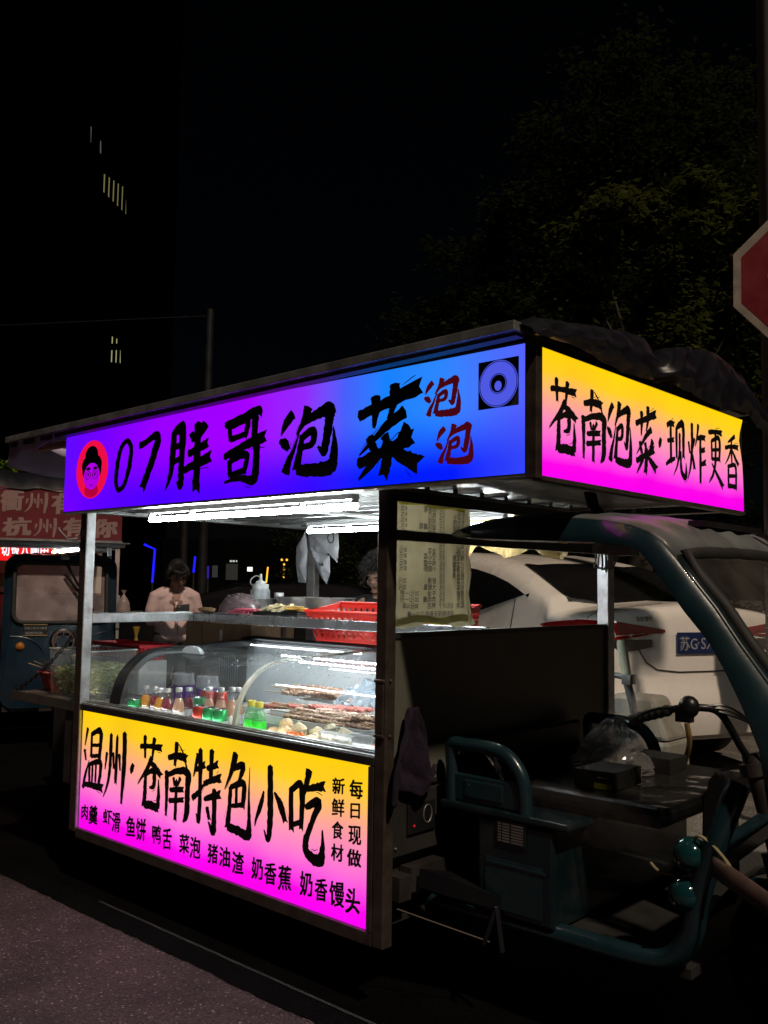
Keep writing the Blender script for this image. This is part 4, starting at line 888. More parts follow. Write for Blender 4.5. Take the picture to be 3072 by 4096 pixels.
for y, z, x0 in ((.44, 1.078, -.83), (.56, 1.084, -1.08)):
    m_ = MB(); m_.keepn = True; m_.box((x0, y-.004, z), (-.05, y+.004, z+.005)); m_.cur = 1
    n = int((-.06-x0)/.026)
    for i in range(n): x = x0+.014+i*.026; m_.box((x-.0032, y-.0062, z-.005), (x+.0032, y+.0030, z-.0003))
    part(m_, "led_strip", [WHITEP, em("case led bead", (.86, .95, 1), 165)], case)
m_ = MB(); m_.box((-1.66, .1192, .836), (-.05, .1222, .842)); part(m_, "sill_fill_glow", em("sill fill glow", (.90, .97, 1), 22), case)  # added hidden glow strip that brightens the bottle fronts
m_ = MB(); m_.box((-1.64, .845, 1.086), (-.86, .857, 1.092)); part(m_, "led_strip", em("case led strip", (.88, .96, 1), 22), case)
# ---- drinks
JUICE = {}
def juice(c): 
    return film("juice %.2f %.2f %.2f" % c, c, .85, .1, .5)
CG = glassy("bottle glass", dust=.05, dcol=(.55, .58, .56), gloss=2.2)
LABELW = pm("paper label white", (.62, .64, .63), .6, 0, .1, 20)
def bottle(x, y, h, col, label, grp="small glass juice bottles in the display case", lab=True, r=.026):
    t = thing("juice_bottle", label, "bottle", (x, y, .786), grp)
    P = [(r*.9, 0), (r, .006), (r, h*.46), (r*.86, h*.56), (r*.5, h*.76), (r*.42, h*.88), (r*.42, h*.93)]
    m_ = MB(); m_.lathe((x, y, .7865), P, 18); m_.build("glass_body", CG, t, smooth=True)
    m_ = MB(); m_.lathe((x, y, .7885), [(r*.84, 0), (r*.95, .006), (r*.95, h*.46), (r*.80, h*.56), (r*.58, h*.68)], 16); m_.build("juice", juice(col), t, smooth=True)
    m_ = MB(); m_.lathe((x, y, .7865), [(r*.52, h*.885), (r*.55, h*.9), (r*.55, h*.985), (r*.48, h)], 16); m_.build("cap", pm("silver cap", (.6, .6, .6), .3, .6), t, smooth=True)
    if lab:
        m_ = MB(); m_.lathe((x, y, .7865), [(r*1.02, h*.10), (r*1.02, h*.34)], 18, cap=False); m_.build("paper_label", LABELW, t, smooth=True)
ORG, RED, PCH = (.98, .42, .02), (.36, .012, .045), (.85, .52, .34)
for x, y, h, c, l_ in ((-1.609, .21, .142, ORG, "orange juice bottle, leftmost in the glass case"), (-1.555, .225, .142, RED, "dark red juice bottle, second from the left in the glass case"), (-1.494, .21, .140, ORG, "orange brown juice bottle between two dark red ones"), (-1.437, .21, .142, RED, "dark red juice bottle with black print on its white label, fourth from the left"),
        (-1.415, .31, .142, RED, "dark juice bottle half hidden behind the fourth bottle from the left"), (-1.338, .20, .155, PCH, "larger peach coloured bottle with a big white label, middle of the case"), (-1.176, .24, .168, PCH, "peach coloured bottle just right of the purple tubs"), (-1.081, .23, .176, PCH, "peach coloured bottle left of the last one before the cream bar"), (-1.066, .31, .172, PCH, "clear capped bottle behind the two right hand peach bottles"), (-1.008, .23, .184, PCH, "peach coloured bottle nearest the cream glazing bar")):
    bottle(x, y, h, c, l_, r=.027)
PUR = film("purple drink", (.20, .03, .48), .85, .1, .65)
for x, y, l_ in ((-1.625, .43, "purple drink tub with a clear dome lid, left one"), (-1.44, .43, "purple drink tub with a clear flat lid, right one")):
    t = thing("drink_tub", l_, "drink tub", (x, y, .786), "purple drink tubs in the case")
    m_ = MB(); m_.lathe((x, y, .7865), [(.04, 0), (.052, .13)], 18); m_.build("cup", PUR, t, smooth=True)
    m_ = MB(); m_.lathe((x, y, .9175), [(.056, 0), (.058, .012), (.052, .02), (.05, .05), (.046, .055)], 18); m_.build("lid", film("clear lid", (.6, .62, .66), .4, .15), t, smooth=True)
def can(x, y, z, h, col, label, band=None):
    t = thing("drink_can", label, "can", (x, y, z), "drink cans in the display case")
    m_ = MB(); m_.lathe((x, y, z+.0005), [(.025, 0), (.031, .008), (.031, h-.012), (.026, h-.003)], 20); b = m_.build("body", pm("can %s" % label.split()[0], col, .25, .5, .2, 12), t, smooth=True)
    m_ = MB(); m_.lathe((x, y, z), [(.0265, h-.0025), (.027, h), (.023, h), (.022, h-.004)], 20); m_.build("rim", STEEL, t, smooth=True)
    m_ = MB(); m_.lathe((x, y, z), [(.0314, h*.3), (.0314, h*.52)], 20, cap=False); m_.build("band", pm("can band %s" % label.split()[0], band or (.6, .62, .6), .3, .3), t, smooth=True)
can(-1.137, .165, .786, .10, (.45, .03, .015), "red can in the front row of the glass case", (.5, .3, .05))
can(-1.07, .165, .786, .10, (.02, .30, .08), "green can beside the red can, with a white band")
can(-1.0, .165, .786, .10, (.03, .34, .10), "green can nearest the cream glazing bar", (.5, .5, .1))
can(-1.63, .165, .786, .085, (.02, .22, .07), "small green can in the far left corner of the case")
can(-1.32, .34, .786, .14, (.30, .03, .02), "red tall can behind the bottles, right of the purple tubs", (.55, .45, .4))
can(-1.20, .32, .786, .145, (.30, .04, .03), "red tall can with white panel behind the peach bottles", (.6, .6, .55))
can(-1.25, .25, .786, .12, (.05, .30, .12), "pale green can between the peach bottles", (.5, .55, .5))
LIME = film("lime soda", (.06, 1.0, .06), .8, .1, .65)
for x, y, l_ in ((-.800, .165, "green plastic soda bottle with yellow cap, left one of two"), (-.742, .155, "green plastic soda bottle with yellow cap, right one of two")):
    t = thing("soda_bottle", l_, "bottle", (x, y, .786), "green soda bottles in the case")
    m_ = MB(); m_.lathe((x, y, .7865), [(.029, 0), (.031, .01), (.031, .06), (.029, .066), (.031, .072), (.03, .08)], 18); m_.build("soda", LIME, t, smooth=True)
    m_ = MB(); m_.lathe((x, y, .8670), [(.0305, 0), (.026, .02), (.016, .042), (.015, .05)], 18); m_.build("neck", film("green bottle", (.10, .55, .15), .35, .1), t, smooth=True)
    m_ = MB(); m_.lathe((x, y, .9175), [(.0165, 0), (.0165, .02), (.015, .022)], 16); m_.build("cap", pm("yellow cap", (.55, .50, .05), .4), t, smooth=True)
    m_ = MB(); m_.lathe((x, y, .7865), [(.0318, .02), (.0318, .05)], 18, cap=False); m_.build("paper_label", pm("pale green label", (.35, .6, .35), .5), t, smooth=True)

# ---- trays and food
TRW = pm("white enamel tray", (.62, .64, .64), .4, 0, .08, 10)
def tray(x0, x1, y0, y1, z, label, h=.03, mat=TRW):
    m_ = MB()
    m_.box((x0, y0, z), (x1, y1, z+.004)); t_ = .004
    for a, b in (((x0, y0, z+.0045), (x1, y0+t_, z+h)), ((x0, y1-t_, z+.0045), (x1, y1, z+h)), ((x0, y0+t_+.0005, z+.0045), (x0+t_, y1-t_-.0005, z+h)), ((x1-t_, y0+t_+.0005, z+.0045), (x1, y1-t_-.0005, z+h))): m_.box(a, b)
    return solo(m_, "food_tray", mat, label, "tray", ((x0+x1)/2, (y0+y1)/2, z), "food trays in the case", bevel=.001)
m_ = MB(); m_.box((-1.20, .36, .787), (-.06, .88, .835)); solo(m_, "tray_stand", WHITEP, "white step under the skewer trays in the case", "stand", (-.6, .6, .787), bevel=.004)
tray(-1.17, -.66, .40, .60, .836, "white tray under the red meat skewers", .028)
tray(-.95, -.07, .27, .395, .836, "white tray with a tall side under the pale skewers", .032)
tray(-.72, -.28, .14, .26, .787, "white tray of pale dough pieces at the front glass", .03)
tray(-1.05, -.07, .62, .86, .836, "white tray under the back row and the clear bag", .05)
STICK = pm("bamboo", (.48, .34, .18), .6, 0, .2, 20)
def lump(mb, c, r, rr, e=(1, 1, 1), n=8):
    c = Vector(c); s = Vector((rr.uniform(0, 50), rr.uniform(0, 50), 0)); vs = []; fs = []; h = n//2+1
    for i in range(h+1):
        t = math.pi*i/h
        for k in range(n):
            d = Vector((math.sin(t)*math.cos(6.283*k/n), math.sin(t)*math.sin(6.283*k/n), math.cos(t)))
            q = 1+.38*noise.noise(d*1.7+s)
            vs.append(c+Vector((d.x*r*e[0]*q, d.y*r*e[1]*q, d.z*r*e[2]*q)))
    for i in range(h):
        for k in range(n): fs.append((i*n+k, (i+1)*n+k, (i+1)*n+(k+1) % n, i*n+(k+1) % n))
    mb.add(vs, fs)
def skewer_proto(mat, seed, n=6, r=.0145, L=.26):
    rr = random.Random(seed)
    t = thing("meat_skewer", "", "skewer", (0, 0, 0))
    m_ = MB(); m_.tube([(-L*.55, 0, 0), (L*.45, .002, 0)], [.0022, .0018], 6); m_.build("stick", STICK, t)
    m_ = MB()
    for k in range(n): lump(m_, (-.02+k*.022, rr.uniform(-.003, .003), .001), r, rr, (1.15, .95, .75), 8)
    m_.build("meat", mat, t, smooth=True)
    return t
MR = pm("raw red meat", (.40, .10, .075), .4, 0, .45, 60, .3, 120)
MP = pm("pale marinated meat", (.46, .29, .20), .4, 0, .4, 70, .3, 120)
MB_ = pm("brown cooked meat", (.28, .15, .09), .4, 0, .4, 70, .3, 120)
def lay(proto, spots, label, grp):
    for i, (x, y, z, a) in enumerate(spots):
        o = proto if i == 0 else dup(proto, (0, 0, 0)); o.location = (x, y, z); o.rotation_euler = (R(rr.uniform(-20, 20)), R(rr.uniform(-4, 4)), R(a))
        o['label'] = label; o['group'] = grp
rr = random.Random(11)
lay(skewer_proto(MR, 1), [(-1.02+.022*i+.012*math.sin(i*2.1), .44+.016*(i % 7), .870+.011*(i//7)+.002*(i % 3), 8+rr.uniform(-7, 7)) for i in range(20)], "raw red meat skewer in the pile on the white tray behind the cream glazing bar", "red meat skewers")
lay(skewer_proto(MP, 2), [(-.72+.022*i, .290+.015*(i % 6), .872+.013*((i*7) % 3), 6+rr.uniform(-9, 9)) for i in range(24)], "pale meat skewer in the pile behind the green soda bottles", "pale meat skewers")
lay(skewer_proto(MB_, 3), [(-.36+.018*i, .29+.016*(i % 6), .876+.013*((i*5) % 3), 5+rr.uniform(-9, 9)) for i in range(16)], "brown cooked skewer in the pile at the right end of the case", "brown skewers")
lay(skewer_proto(MP, 4), [(-1.12+.017*i, .64+.02*(i % 7), .905+.012*(i % 3), 4+rr.uniform(-8, 8)) for i in range(20)], "pale skewer in the back row under the top glass", "back row skewers")
DOUGH = pm("pale dough", (.62, .55, .36), .5, 0, .2, 30, .2, 80); DOUGH2 = pm("golden dough", (.50, .36, .18), .5, 0, .25, 30, .2, 80)
for i in range(15):
    m_ = MB(); x, y, z = -.68+.026*i+rr.uniform(-.008, .008), .165+.032*((i*2) % 3), .820+.017*((i*3) % 4 % 3); lump(m_, (x, y, z), .030, rr, (1.1, .9, .85), 12)
    solo(m_, "dough_piece", DOUGH if i > 4 else DOUGH2, "golden dough piece at the left end of the front tray" if i < 5 else "pale dough piece heaped on the front tray of the case", "food", (x, y, z), "golden dough pieces" if i < 5 else "pale dough pieces", smooth=True)
for i in range(7):
    m_ = MB(); x, y, z = -.54+.013*i, .128+.004*(i % 2), .848+.003*(i % 3); lump(m_, (x, y, z-.006), .009, rr, (1.2, 1, .8), 8)
    solo(m_, "carrot_shred", pm("orange carrot", (.75, .16, .02), .5), "orange shred lying against the bottom of the front glass", "food", (x, y, z), "orange shreds", smooth=True)
def boxtub(x0, x1, y0, y1, z0, z1, label, name="food_container"):
    t = thing(name, label, "container", ((x0+x1)/2, (y0+y1)/2, z0)); q = .012
    m_ = MB(); b = [(x0+q, y0+q, z0), (x1-q, y0+q, z0), (x1-q, y1-q, z0), (x0+q, y1-q, z0)]; u = [(x0, y0, z1), (x1, y0, z1), (x1, y1, z1), (x0, y1, z1)]
    m_.add(b+u, [(0, 3, 2, 1), (0, 1, 5, 4), (1, 2, 6, 5), (2, 3, 7, 6), (3, 0, 4, 7)]); m_.build("tub", film("frosted plastic", (.62, .66, .66), .12, .25), t, solid=.002)
    m_ = MB(); m_.tube([(x0, y0, z1), (x1, y0, z1), (x1, y1, z1), (x0, y1, z1)], .005, 6, closed=True); m_.build("rim", film("frosted rim", (.7, .74, .74), .6, .25), t)
    return t
boxtub(-.385, -.225, .145, .262, .787, .868, "clear lidded food box beside the dough pieces")
boxtub(-.215, -.06, .13, .262, .787, .880, "clear food box with orange food at the right end of the case")
m_ = MB()
for i in range(30): lump(m_, (rr.uniform(-.19, -.08), rr.uniform(.15, .24), rr.uniform(.80, .835)), .014, rr, (1, 1, .8), 6)
solo(m_, "orange_food", pm("orange chopped food", (.55, .16, .06), .5, 0, .3, 60), "orange chopped food heaped in the right hand clear box", "food", (-.13, .19, .79))['kind'] = 'stuff'
# crumpled clear bag of frozen food at the back right
m_ = MB()
m_.grid(lambda u, v: (-.78+.70*u, .60+.25*v, .90+.10*math.sin(v*3.0)*(.6+.4*math.sin(u*3))+.035*noise.noise(Vector((u*13, v*9, 1)))+.02*noise.noise(Vector((u*31, v*22, 7)))), 70, 36)
solo(m_, "clear_plastic_bag", film("bluish clear bag", (.50, .62, .72), .6, .12), "crumpled bluish clear bag of food at the back right of the case", "plastic bag", (-.45, .72, .90))
m_ = MB()
for i in range(60): lump(m_, (rr.uniform(-.76, -.1), rr.uniform(.62, .84), rr.uniform(.86, .91)), .022, rr, (1.2, 1, .7), 6)
solo(m_, "packed_food", pm("beige packed food", (.45, .34, .28), .5, 0, .4, 20), "beige food pieces packed under the clear bag in the case", "food", (-.45, .72, .85))['kind'] = 'stuff'

# ================================================================== ON THE BACK SHELF
t = thing("squeeze_bottle", "white squeeze bottle with nozzle standing on the back shelf", "bottle", (-1.872, 1.1, 1.2465))
m_ = MB(); m_.lathe((-1.872, 1.1, 1.2468), [(.050, 0), (.054, .004), (.054, .115), (.050, .125)], 20); m_.build("body", film("white soft plastic", (.75, .80, .84), .92, .3), t, smooth=True)
m_ = MB(); m_.lathe((-1.872, 1.1, 1.3722), [(.046, 0), (.046, .028), (.030, .030), (.026, .042), (.011, .048), (.006, .085)], 18); m_.build("nozzle", WHITEP, t, smooth=True)
m_ = MB(); m_.tube(spline([(-1.90, 1.085, 1.385), (-1.925, 1.075, 1.40), (-1.925, 1.075, 1.425), (-1.90, 1.085, 1.445), (-1.88, 1.095, 1.442)], 5), .003, 6); m_.build("cap_loop", WHITEP, t)
t = thing("spice_jar", "small clear jar right behind the white squeeze bottle", "jar", (-1.83, 1.2, 1.2465))
m_ = MB(); m_.lathe((-1.83, 1.2, 1.2468), [(.03, 0), (.032, .01), (.032, .07), (.024, .085)], 16); m_.build("body", film("amber jar", (.45, .40, .34), .6), t, smooth=True)
m_ = MB(); m_.lathe((-1.83, 1.2, 1.332), [(.026, 0), (.026, .022)], 16); m_.build("lid", WHITEP, t, smooth=True)
def pot(x, y, r, h, label, z=1.2465):
    t = thing("steel_pot", label, "pot", (x, y, z), "steel pots on the back shelf")
    m_ = MB(); m_.lathe((x, y, z+.0003), [(r*.93, 0), (r, .008), (r, h), (r+.008, h+.004), (r+.008, h+.006), (r-.003, h+.004), (r-.003, .012), (0.001, .008)], 30, cap=False); m_.build("bowl", pm("polished steel", (.62, .62, .62), .28, .9, .05, 5), t, smooth=True)
    m_ = MB(); m_.lathe((x, y, z+.0005), [(.002, h*.62), (r-.005, h*.60)], 24, cap=False); m_.build("contents", pm("sauce", (.20, .10, .05), .3), t)
pot(-1.555, 1.13, .135, .082, "steel pot in the middle of the three behind the food tray")
pot(-1.32, 1.10, .125, .082, "steel pot with red reflection, nearest the red baskets")
pot(-1.80, 1.00, .12, .07, "dull steel pot in front of the squeeze bottle")
t = tray(-1.55, -1.22, .78, .92, 1.2468, "dark tray of fried strips on the back shelf", .018, pm("dark tray", (.05, .05, .05), .3, .8)); t['group'] = "trays on the back shelf"
for i in range(11):
    g_ = i > 6; x = -1.50+.024*i; y = .82+.02*(i % 3); z = 1.278+.008*(i % 2); a = rr.uniform(-.5, .5)+.3
    m_ = MB(); m_.obox((x, y, z), (.045*math.cos(a), .045*math.sin(a), .012 if not g_ else .002), (-.012*math.sin(a), .012*math.cos(a), 0), (0, 0, .008))
    solo(m_, "fried_strip", pm("golden fried food", (.55, .30, .06), .5, 0, .3, 30) if g_ else pm("pale fried food", (.66, .56, .34), .5, 0, .2, 30), "golden brown fried strip at the right end of the shelf tray" if g_ else "pale fried strip piled on the left of the shelf tray", "food", (x, y, z), "golden fried strips" if g_ else "pale fried strips", bevel=.003)
for i in range(6):
    x = -1.63+.018*i; y = .74+.012*(i % 3); z = 1.257+.012*(i//3)
    m_ = MB(); a = .25+.12*i; m_.tube([(x-.055*math.cos(a), y-.03*math.sin(a), z), (x, y, z+.002), (x+.055*math.cos(a), y+.03*math.sin(a), z)], [.006, .0085, .006], 8)
    solo(m_, "pink_sausage", pm("pink sausage", (.62, .10, .16), .35, 0, .15, 12), "shiny pink sausage in the heap at the front of the back shelf", "sausage", (x, y, z), "pink sausages", smooth=True)
m_ = MB(); m_.grid(lambda u, v: (-1.80+.13*math.cos(u*6.283)*math.sin(v*1.57+.05)+.012*noise.noise(Vector((u*9, v*7, 0))), .90+.10*math.sin(u*6.283)*math.sin(v*1.57+.05), 1.2475+.10*math.cos(v*1.57)+.014*noise.noise(Vector((u*12, v*9, 3)))), 36, 12)
solo(m_, "wrapped_food_bag", film("pinkish wrap", (.42, .30, .32), .6, .12), "plastic wrapped bundle of food at the left of the back shelf", "plastic bag", (-1.80, .9, 1.247))
m_ = MB()
for i in range(5): lump(m_, (-1.915+.02*i, .74+.01*(i % 2), 1.262), .018, rr, (1.6, 1, .7), 8)
solo(m_, "brown_bun_heap", pm("brown buns", (.28, .17, .09), .6, 0, .3, 30), "brown fried buns at the left end of the shelf rail", "food", (-1.88, .74, 1.247), smooth=True)
def basket(x0, x1, y0, y1, z0, z1, label, grp, col=REDP, tp_=.028, nx=14):
    """plastic basket: perforated flared sides, rolled rim"""
    t = thing("plastic_basket", label, "basket", ((x0+x1)/2, (y0+y1)/2, z0), grp)
    m_ = MB()
    B = [(x0+tp_, y0+tp_), (x1-tp_, y0+tp_), (x1-tp_, y1-tp_), (x0+tp_, y1-tp_)]; U = [(x0, y0), (x1, y0), (x1, y1), (x0, y1)]
    for s in range(4):
        a, b, c, d = Vector((*B[s], z0)), Vector((*B[(s+1) % 4], z0)), Vector((*U[(s+1) % 4], z1)), Vector((*U[s], z1))
        nu = nx if s % 2 == 0 else max(6, int(nx*(y1-y0)/(x1-x0)))
        nv = 5; e = .26
        def q(u, v): return a.lerp(b, u).lerp(d.lerp(c, u), v)
        m_.add([q(0, 0), q(1, 0), q(1, .14), q(0, .14)], [(0, 1, 2, 3)]); m_.add([q(0, .84), q(1, .84), q(1, 1), q(0, 1)], [(0, 1, 2, 3)])
        for i in range(nu+1):
            u0, u1 = max(0, (i-e)/nu), min(1, (i+e)/nu); m_.add([q(u0, .14), q(u1, .14), q(u1, .84), q(u0, .84)], [(0, 1, 2, 3)])
        for j in range(1, nv):
            v0 = .14+.70*(j-.22)/nv; v1 = .14+.70*(j+.22)/nv; m_.add([q(0, v0), q(1, v0), q(1, v1), q(0, v1)], [(0, 1, 2, 3)])
    m_.add([(*p, z0) for p in B], [(0, 1, 2, 3)])
    m_.build("basket_body", col, t, solid=.003)
    m_ = MB(); m_.tube([(*p, z1) for p in U], .007, 8, closed=True); m_.build("rim", col, t, smooth=True)
    return t
basket(-1.07, -.53, .715, .95, 1.159, 1.300, "red plastic basket behind the shelf rail, left one of two", "red baskets behind the shelf rail").rotation_euler.x = R(9)
basket(-.51, -.24, .715, .95, 1.159, 1.306, "red plastic basket behind the shelf rail, right one beside the post", "red baskets behind the shelf rail").rotation_euler.x = R(9)

# ================================================================== ON THE LEFT SIDE TRAY
tb = boxtub(-2.33, -1.985, .115, .40, .831, 1.062, "big clear tub of shredded cabbage on the left side tray", "cabbage_tub")
m_ = MB(); m_.keepn = True
rr = random.Random(21)
for i in range(3600):
    p = Vector((rr.uniform(-2.31, -2.005), rr.uniform(.135, .38), 0)); p.z = .838+(.150+.03*noise.noise(p*9))*rr.random()**.6
    a = rr.uniform(0, 6.28); d = Vector((math.cos(a), math.sin(a), rr.uniform(-.5, .5)))*rr.uniform(.008, .02); s_ = d.orthogonal().normalized()*rr.uniform(.004, .008)
    m_.add([p-d, p-d*.2+s_, p+d, p+d*.1-s_], [(0, 1, 2, 3)])
solo(m_, "shredded_cabbage", leafmat("shredded cabbage", (.55, .62, .22), (.95, .95, .68)), "shredded pale green cabbage filling the big clear tub", "cabbage", (-2.15, .26, .838))['kind'] = 'stuff'
t = thing("octagonal_basin", "red octagonal plastic basin on the left side tray", "basin", (-2.47, .27, .831))
def octr(r, z, cx=-2.47, cy=.27): return [(cx+r*math.cos(R(22.5+45*k)), cy+r*math.sin(R(22.5+45*k)), z) for k in range(8)]
m_ = MB(); v8 = octr(.085, .8315)+octr(.118, .925)+octr(.132, .927); m_.add(v8, [tuple(range(7, -1, -1))]+[(r_*8+k, r_*8+(k+1) % 8, r_*8+8+(k+1) % 8, r_*8+8+k) for r_ in range(2) for k in range(8)]); m_.build("basin_body", pm("dark red plastic", (.42, .02, .02), .35, 0, .12, 10), t, solid=.003)
for i in range(4):
    x0 = -2.60+.02*i; m_ = MB(); m_.tube([(x0-.11, .20+.02*i, .957+.012*(i % 2)), (-2.44, .24+.02*i, .918)], .0025, 6); solo(m_, "bamboo_stick", STICK, "bare bamboo skewer end sticking out of the red basin", "skewer", (-2.44, .24+.02*i, .918), "skewer ends in the red basin")
m_ = MB()
for i in range(26): lump(m_, (-2.47+rr.uniform(-.08, .08), .27+rr.uniform(-.08, .08), .905+rr.uniform(-.01, .01)), .02, rr, (1.3, 1, .6), 6)
solo(m_, "basin_food", pm("brown pickled food", (.30, .16, .09), .5, 0, .4, 40), "brown food heaped in the red octagonal basin", "food", (-2.47, .27, .90))['kind'] = 'stuff'
m_ = MB(); m_.box((-2.48, .43, .831), (-2.01, .60, 1.0)); solo(m_, "foam_box", pm("white foam", (.6, .62, .6), .7, 0, .08, 20, .2, 90), "white foam box under the red basket on the left side tray", "box", (-2.25, .52, .831), bevel=.006)
basket(-2.50, -1.99, .42, .61, 1.001, 1.078, "shallow red basket on top of the white foam box at the left", "red basket on the side tray", pm("deep red plastic", (.45, .02, .03), .35))

# ================================================================== HANGING FROM THE CART
# menu sheet, seen from behind, its print showing through
t = thing("menu_sheet", "yellowed price list sheet hanging behind the corner post, print reversed", "menu", (-.012, .33, 1.265))
ws_ = lambda y, z: -.014+.0012*math.sin(y*31+z*3)+.0015*math.sin(z*17+y*8)
m_ = MB(); m_.grid(lambda u, v: (ws_(.102+.45*u, 1.262+.455*v), .102+.448*u+.010*math.sin(v*19)*(u > .9)+(.03 if (u > .96 and v < .05) else 0), 1.262+.455*v-.008*math.sin(u*9)*(v < .02)), 50, 60)
m_.build("sheet", film("yellowed paper", (.15, .125, .072), 1.0, .6, .88), t, smooth=True)
def PM(u, v, d):  # u runs from the far edge towards the post: reads right from inside the stall
    y = .55-u; return (ws_(y, v)+.0035, y, v)
m_ = MB(); m_.keepn = True
rows = [(285, "年糕", "3元", "炸香蕉", "6元"), (375, "王中王", "3元", "鸡爪", "6元"), (465, "五花肉", "3元", "鸡排", "6元"), (555, "牛肉串", "3元", "旋风薯塔", "6元"), (655, "里脊串", "3元", "鱼饼", "6元"),
        (755, "豆腐", "3元", "", ""), (850, "鸡心", "5元", "", ""), (945, "川肠", "5元", "韭菜", "10元"), (1035, "辣泥鱼", "5元", "空心菜", "10元"), (1140, "八宝饭", "5元", "鸡中翅", "10元"), (1230, "五香条", "5元", "小腊肠", "10元"), (1330, "鱿鱼须", "5元", "", ""), (1425, "花菜", "5元", "虾滑", "20元"), (1525, "包菜", "5元", "大鱿鱼", "20元"), (1625, "青椒", "5元", "牛油", "20元/一把"), (1720, "豆芽", "5元", "炸肉羹", "20元/一份"), (1820, "菜泡", "5元/17个", "鸭舌", "30元/6串")]
for py, a, b, c, d in rows:
    z = 1.714-(py-95)/2022*.449-.007; h = .0235
    line(m_, a, .040, z, h, PM, .03); line(m_, b, (.40-.005)-.24 if len(b) < 4 else .105, z, h, PM, .025)
    line(m_, c, .208, z, h, PM, .025)
    if d: line(m_, d, .550-.253 if len(d) > 4 else .365, z, h, PM, .025)
line(m_, "自制酸辣无骨鸡爪25一盒", .10, 1.714-(1945-95)/2022*.449-.009, .0235, PM, .02)
m_.build("printing", pm("dark brown print", (.014, .008, .005), .6), t)
m_ = MB(); m_.grid(lambda u, v: (ws_(.13+.40*u, 1.69)+.004, .125+.385*u, 1.705-.010*u-.018*v-.004*math.sin(u*14)), 30, 2); m_.build("tape", film("yellow tape", (.55, .52, .03), .9), t)
m_ = MB(); m_.grid(lambda u, v: (ws_(.13+.40*u, 1.28)+.004, .11+.42*u, 1.295-.026*v-.006*math.sin(u*11+1)), 30, 2); m_.build("tape", film("olive tape", (.30, .30, .04), .9), t)
m_ = MB()
for k in (0, .012): m_.grid(lambda u, v, k=k: (ws_(.54-k, 1.265+.45*u)+.004, .542-k*1.4+.006*math.sin(u*19)+.005*v, 1.268+.44*u), 40, 1)
m_.build("printed_border", pm("faded red print", (.16, .05, .04), .6), t)

# white plastic carrier bags on the back post
BAGM = film("white carrier bag", (.55, .57, .60), .9, .25)
def hangbag(pts, name, label, depth=.05, seed=0, group=None):
    """outline in (px-like) x,z on the plane y=1.53 with a crumpled belly"""
    m_ = MB()
    for s in (-1, 1):
        n = len(pts); cx = sum(p[0] for p in pts)/n; cz = sum(p[1] for p in pts)/n
        K = 7; vs = []
        for k in range(K+1):
            f = k/K
            for (x, z) in pts:
                xx, zz = cx+(x-cx)*f, cz+(z-cz)*f
                b = s*depth*(1-f**3)*.5+.022*noise.noise(Vector((xx*16+seed, zz*13, s*3)))*(1-f*.6)
                vs.append((xx, 1.525+b, zz))
        m_.add(vs, [(k*n+i, k*n+(i+1) % n, (k+1)*n+(i+1) % n, (k+1)*n+i) for k in range(K) for i in range(n)])
    t = thing(name, label, "plastic bag", (pts[0][0], 1.525, min(p[1] for p in pts)), group)
    m_.build("film", BAGM, t, smooth=False)
    return t
def dens(p, n=4):
    o = []
    for i in range(len(p)):
        a, b = p[i], p[(i+1) % len(p)]
        o += [(a[0]+(b[0]-a[0])*k/n, a[1]+(b[1]-a[1])*k/n) for k in range(n)]
    return o
GB = "white carrier bags on the back post"
b1 = hangbag(dens([(-1.975, 1.725), (-1.99, 1.70), (-2.05, 1.63), (-2.055, 1.52), (-2.03, 1.415), (-1.965, 1.412), (-1.955, 1.60)]), "carrier_bag", "white carrier bag hanging behind the back left post, lower left of the three", seed=1, group=GB)
m_ = MB(); line(m_, "UO", -2.025, 1.655, .034, lambda u, v, d: (u, 1.488, v), .02); m_.build("print", pm("grey bag print", (.05, .05, .06), .6), b1)
b2 = hangbag(dens([(-1.955, 1.74), (-1.90, 1.74), (-1.70, 1.71), (-1.69, 1.62), (-1.70, 1.53), (-1.715, 1.60), (-1.76, 1.585), (-1.88, 1.57), (-1.935, 1.62)]), "carrier_bag", "white carrier bag crumpled at the top of the back post, under the lamp tube", seed=5, group=GB)
m_ = MB(); m_.tube([(-1.722+.024*math.cos(k*.4), 1.488, 1.672+.030*math.sin(k*.4)) for k in range(16)], .0035, 5, closed=True); m_.build("print", pm("grey bag print", (.05, .05, .06)), b2)
b3 = hangbag(dens([(-1.93, 1.64), (-1.80, 1.58), (-1.765, 1.57), (-1.76, 1.47), (-1.785, 1.405), (-1.83, 1.44), (-1.88, 1.52)]), "carrier_bag", "white carrier bag with black letters HA, lower right of the three on the back post", seed=9, group=GB)
m_ = MB(); line(m_, "HA", -1.812, 1.510, .028, lambda u, v, d: (u, 1.485, v), .03); m_.build("print", INK, b3)

# yellow cloth valance at the back, pointed lower edge
m_ = MB()
def val(u, v):
    y = 1.26+.018*math.sin(u*34)+.01*math.sin(u*13); p = abs(((u*3.3+.3) % 1)-.5)*2
    return (-.98+.95*u, y, 1.738-v*(.14+.125*(1-p)*(.75+.25*math.sin(u*17))))
m_.grid(val, 120, 8)
o = solo(m_, "yellow_valance", film("yellow oiled cloth", (.46, .33, .12), .93, .35), "yellow pointed cloth valance hanging along the back of the stall roof", "cloth", (-.5, 1.26, 1.738), solid=.001)
m_ = MB(); m_.box((-.30, 1.215, 1.655), (-.275, 1.222, 1.738)); solo(m_, "paper_strip", WHITEP, "short white strip hanging in front of the yellow valance", "strip", (-.287, 1.218, 1.655))

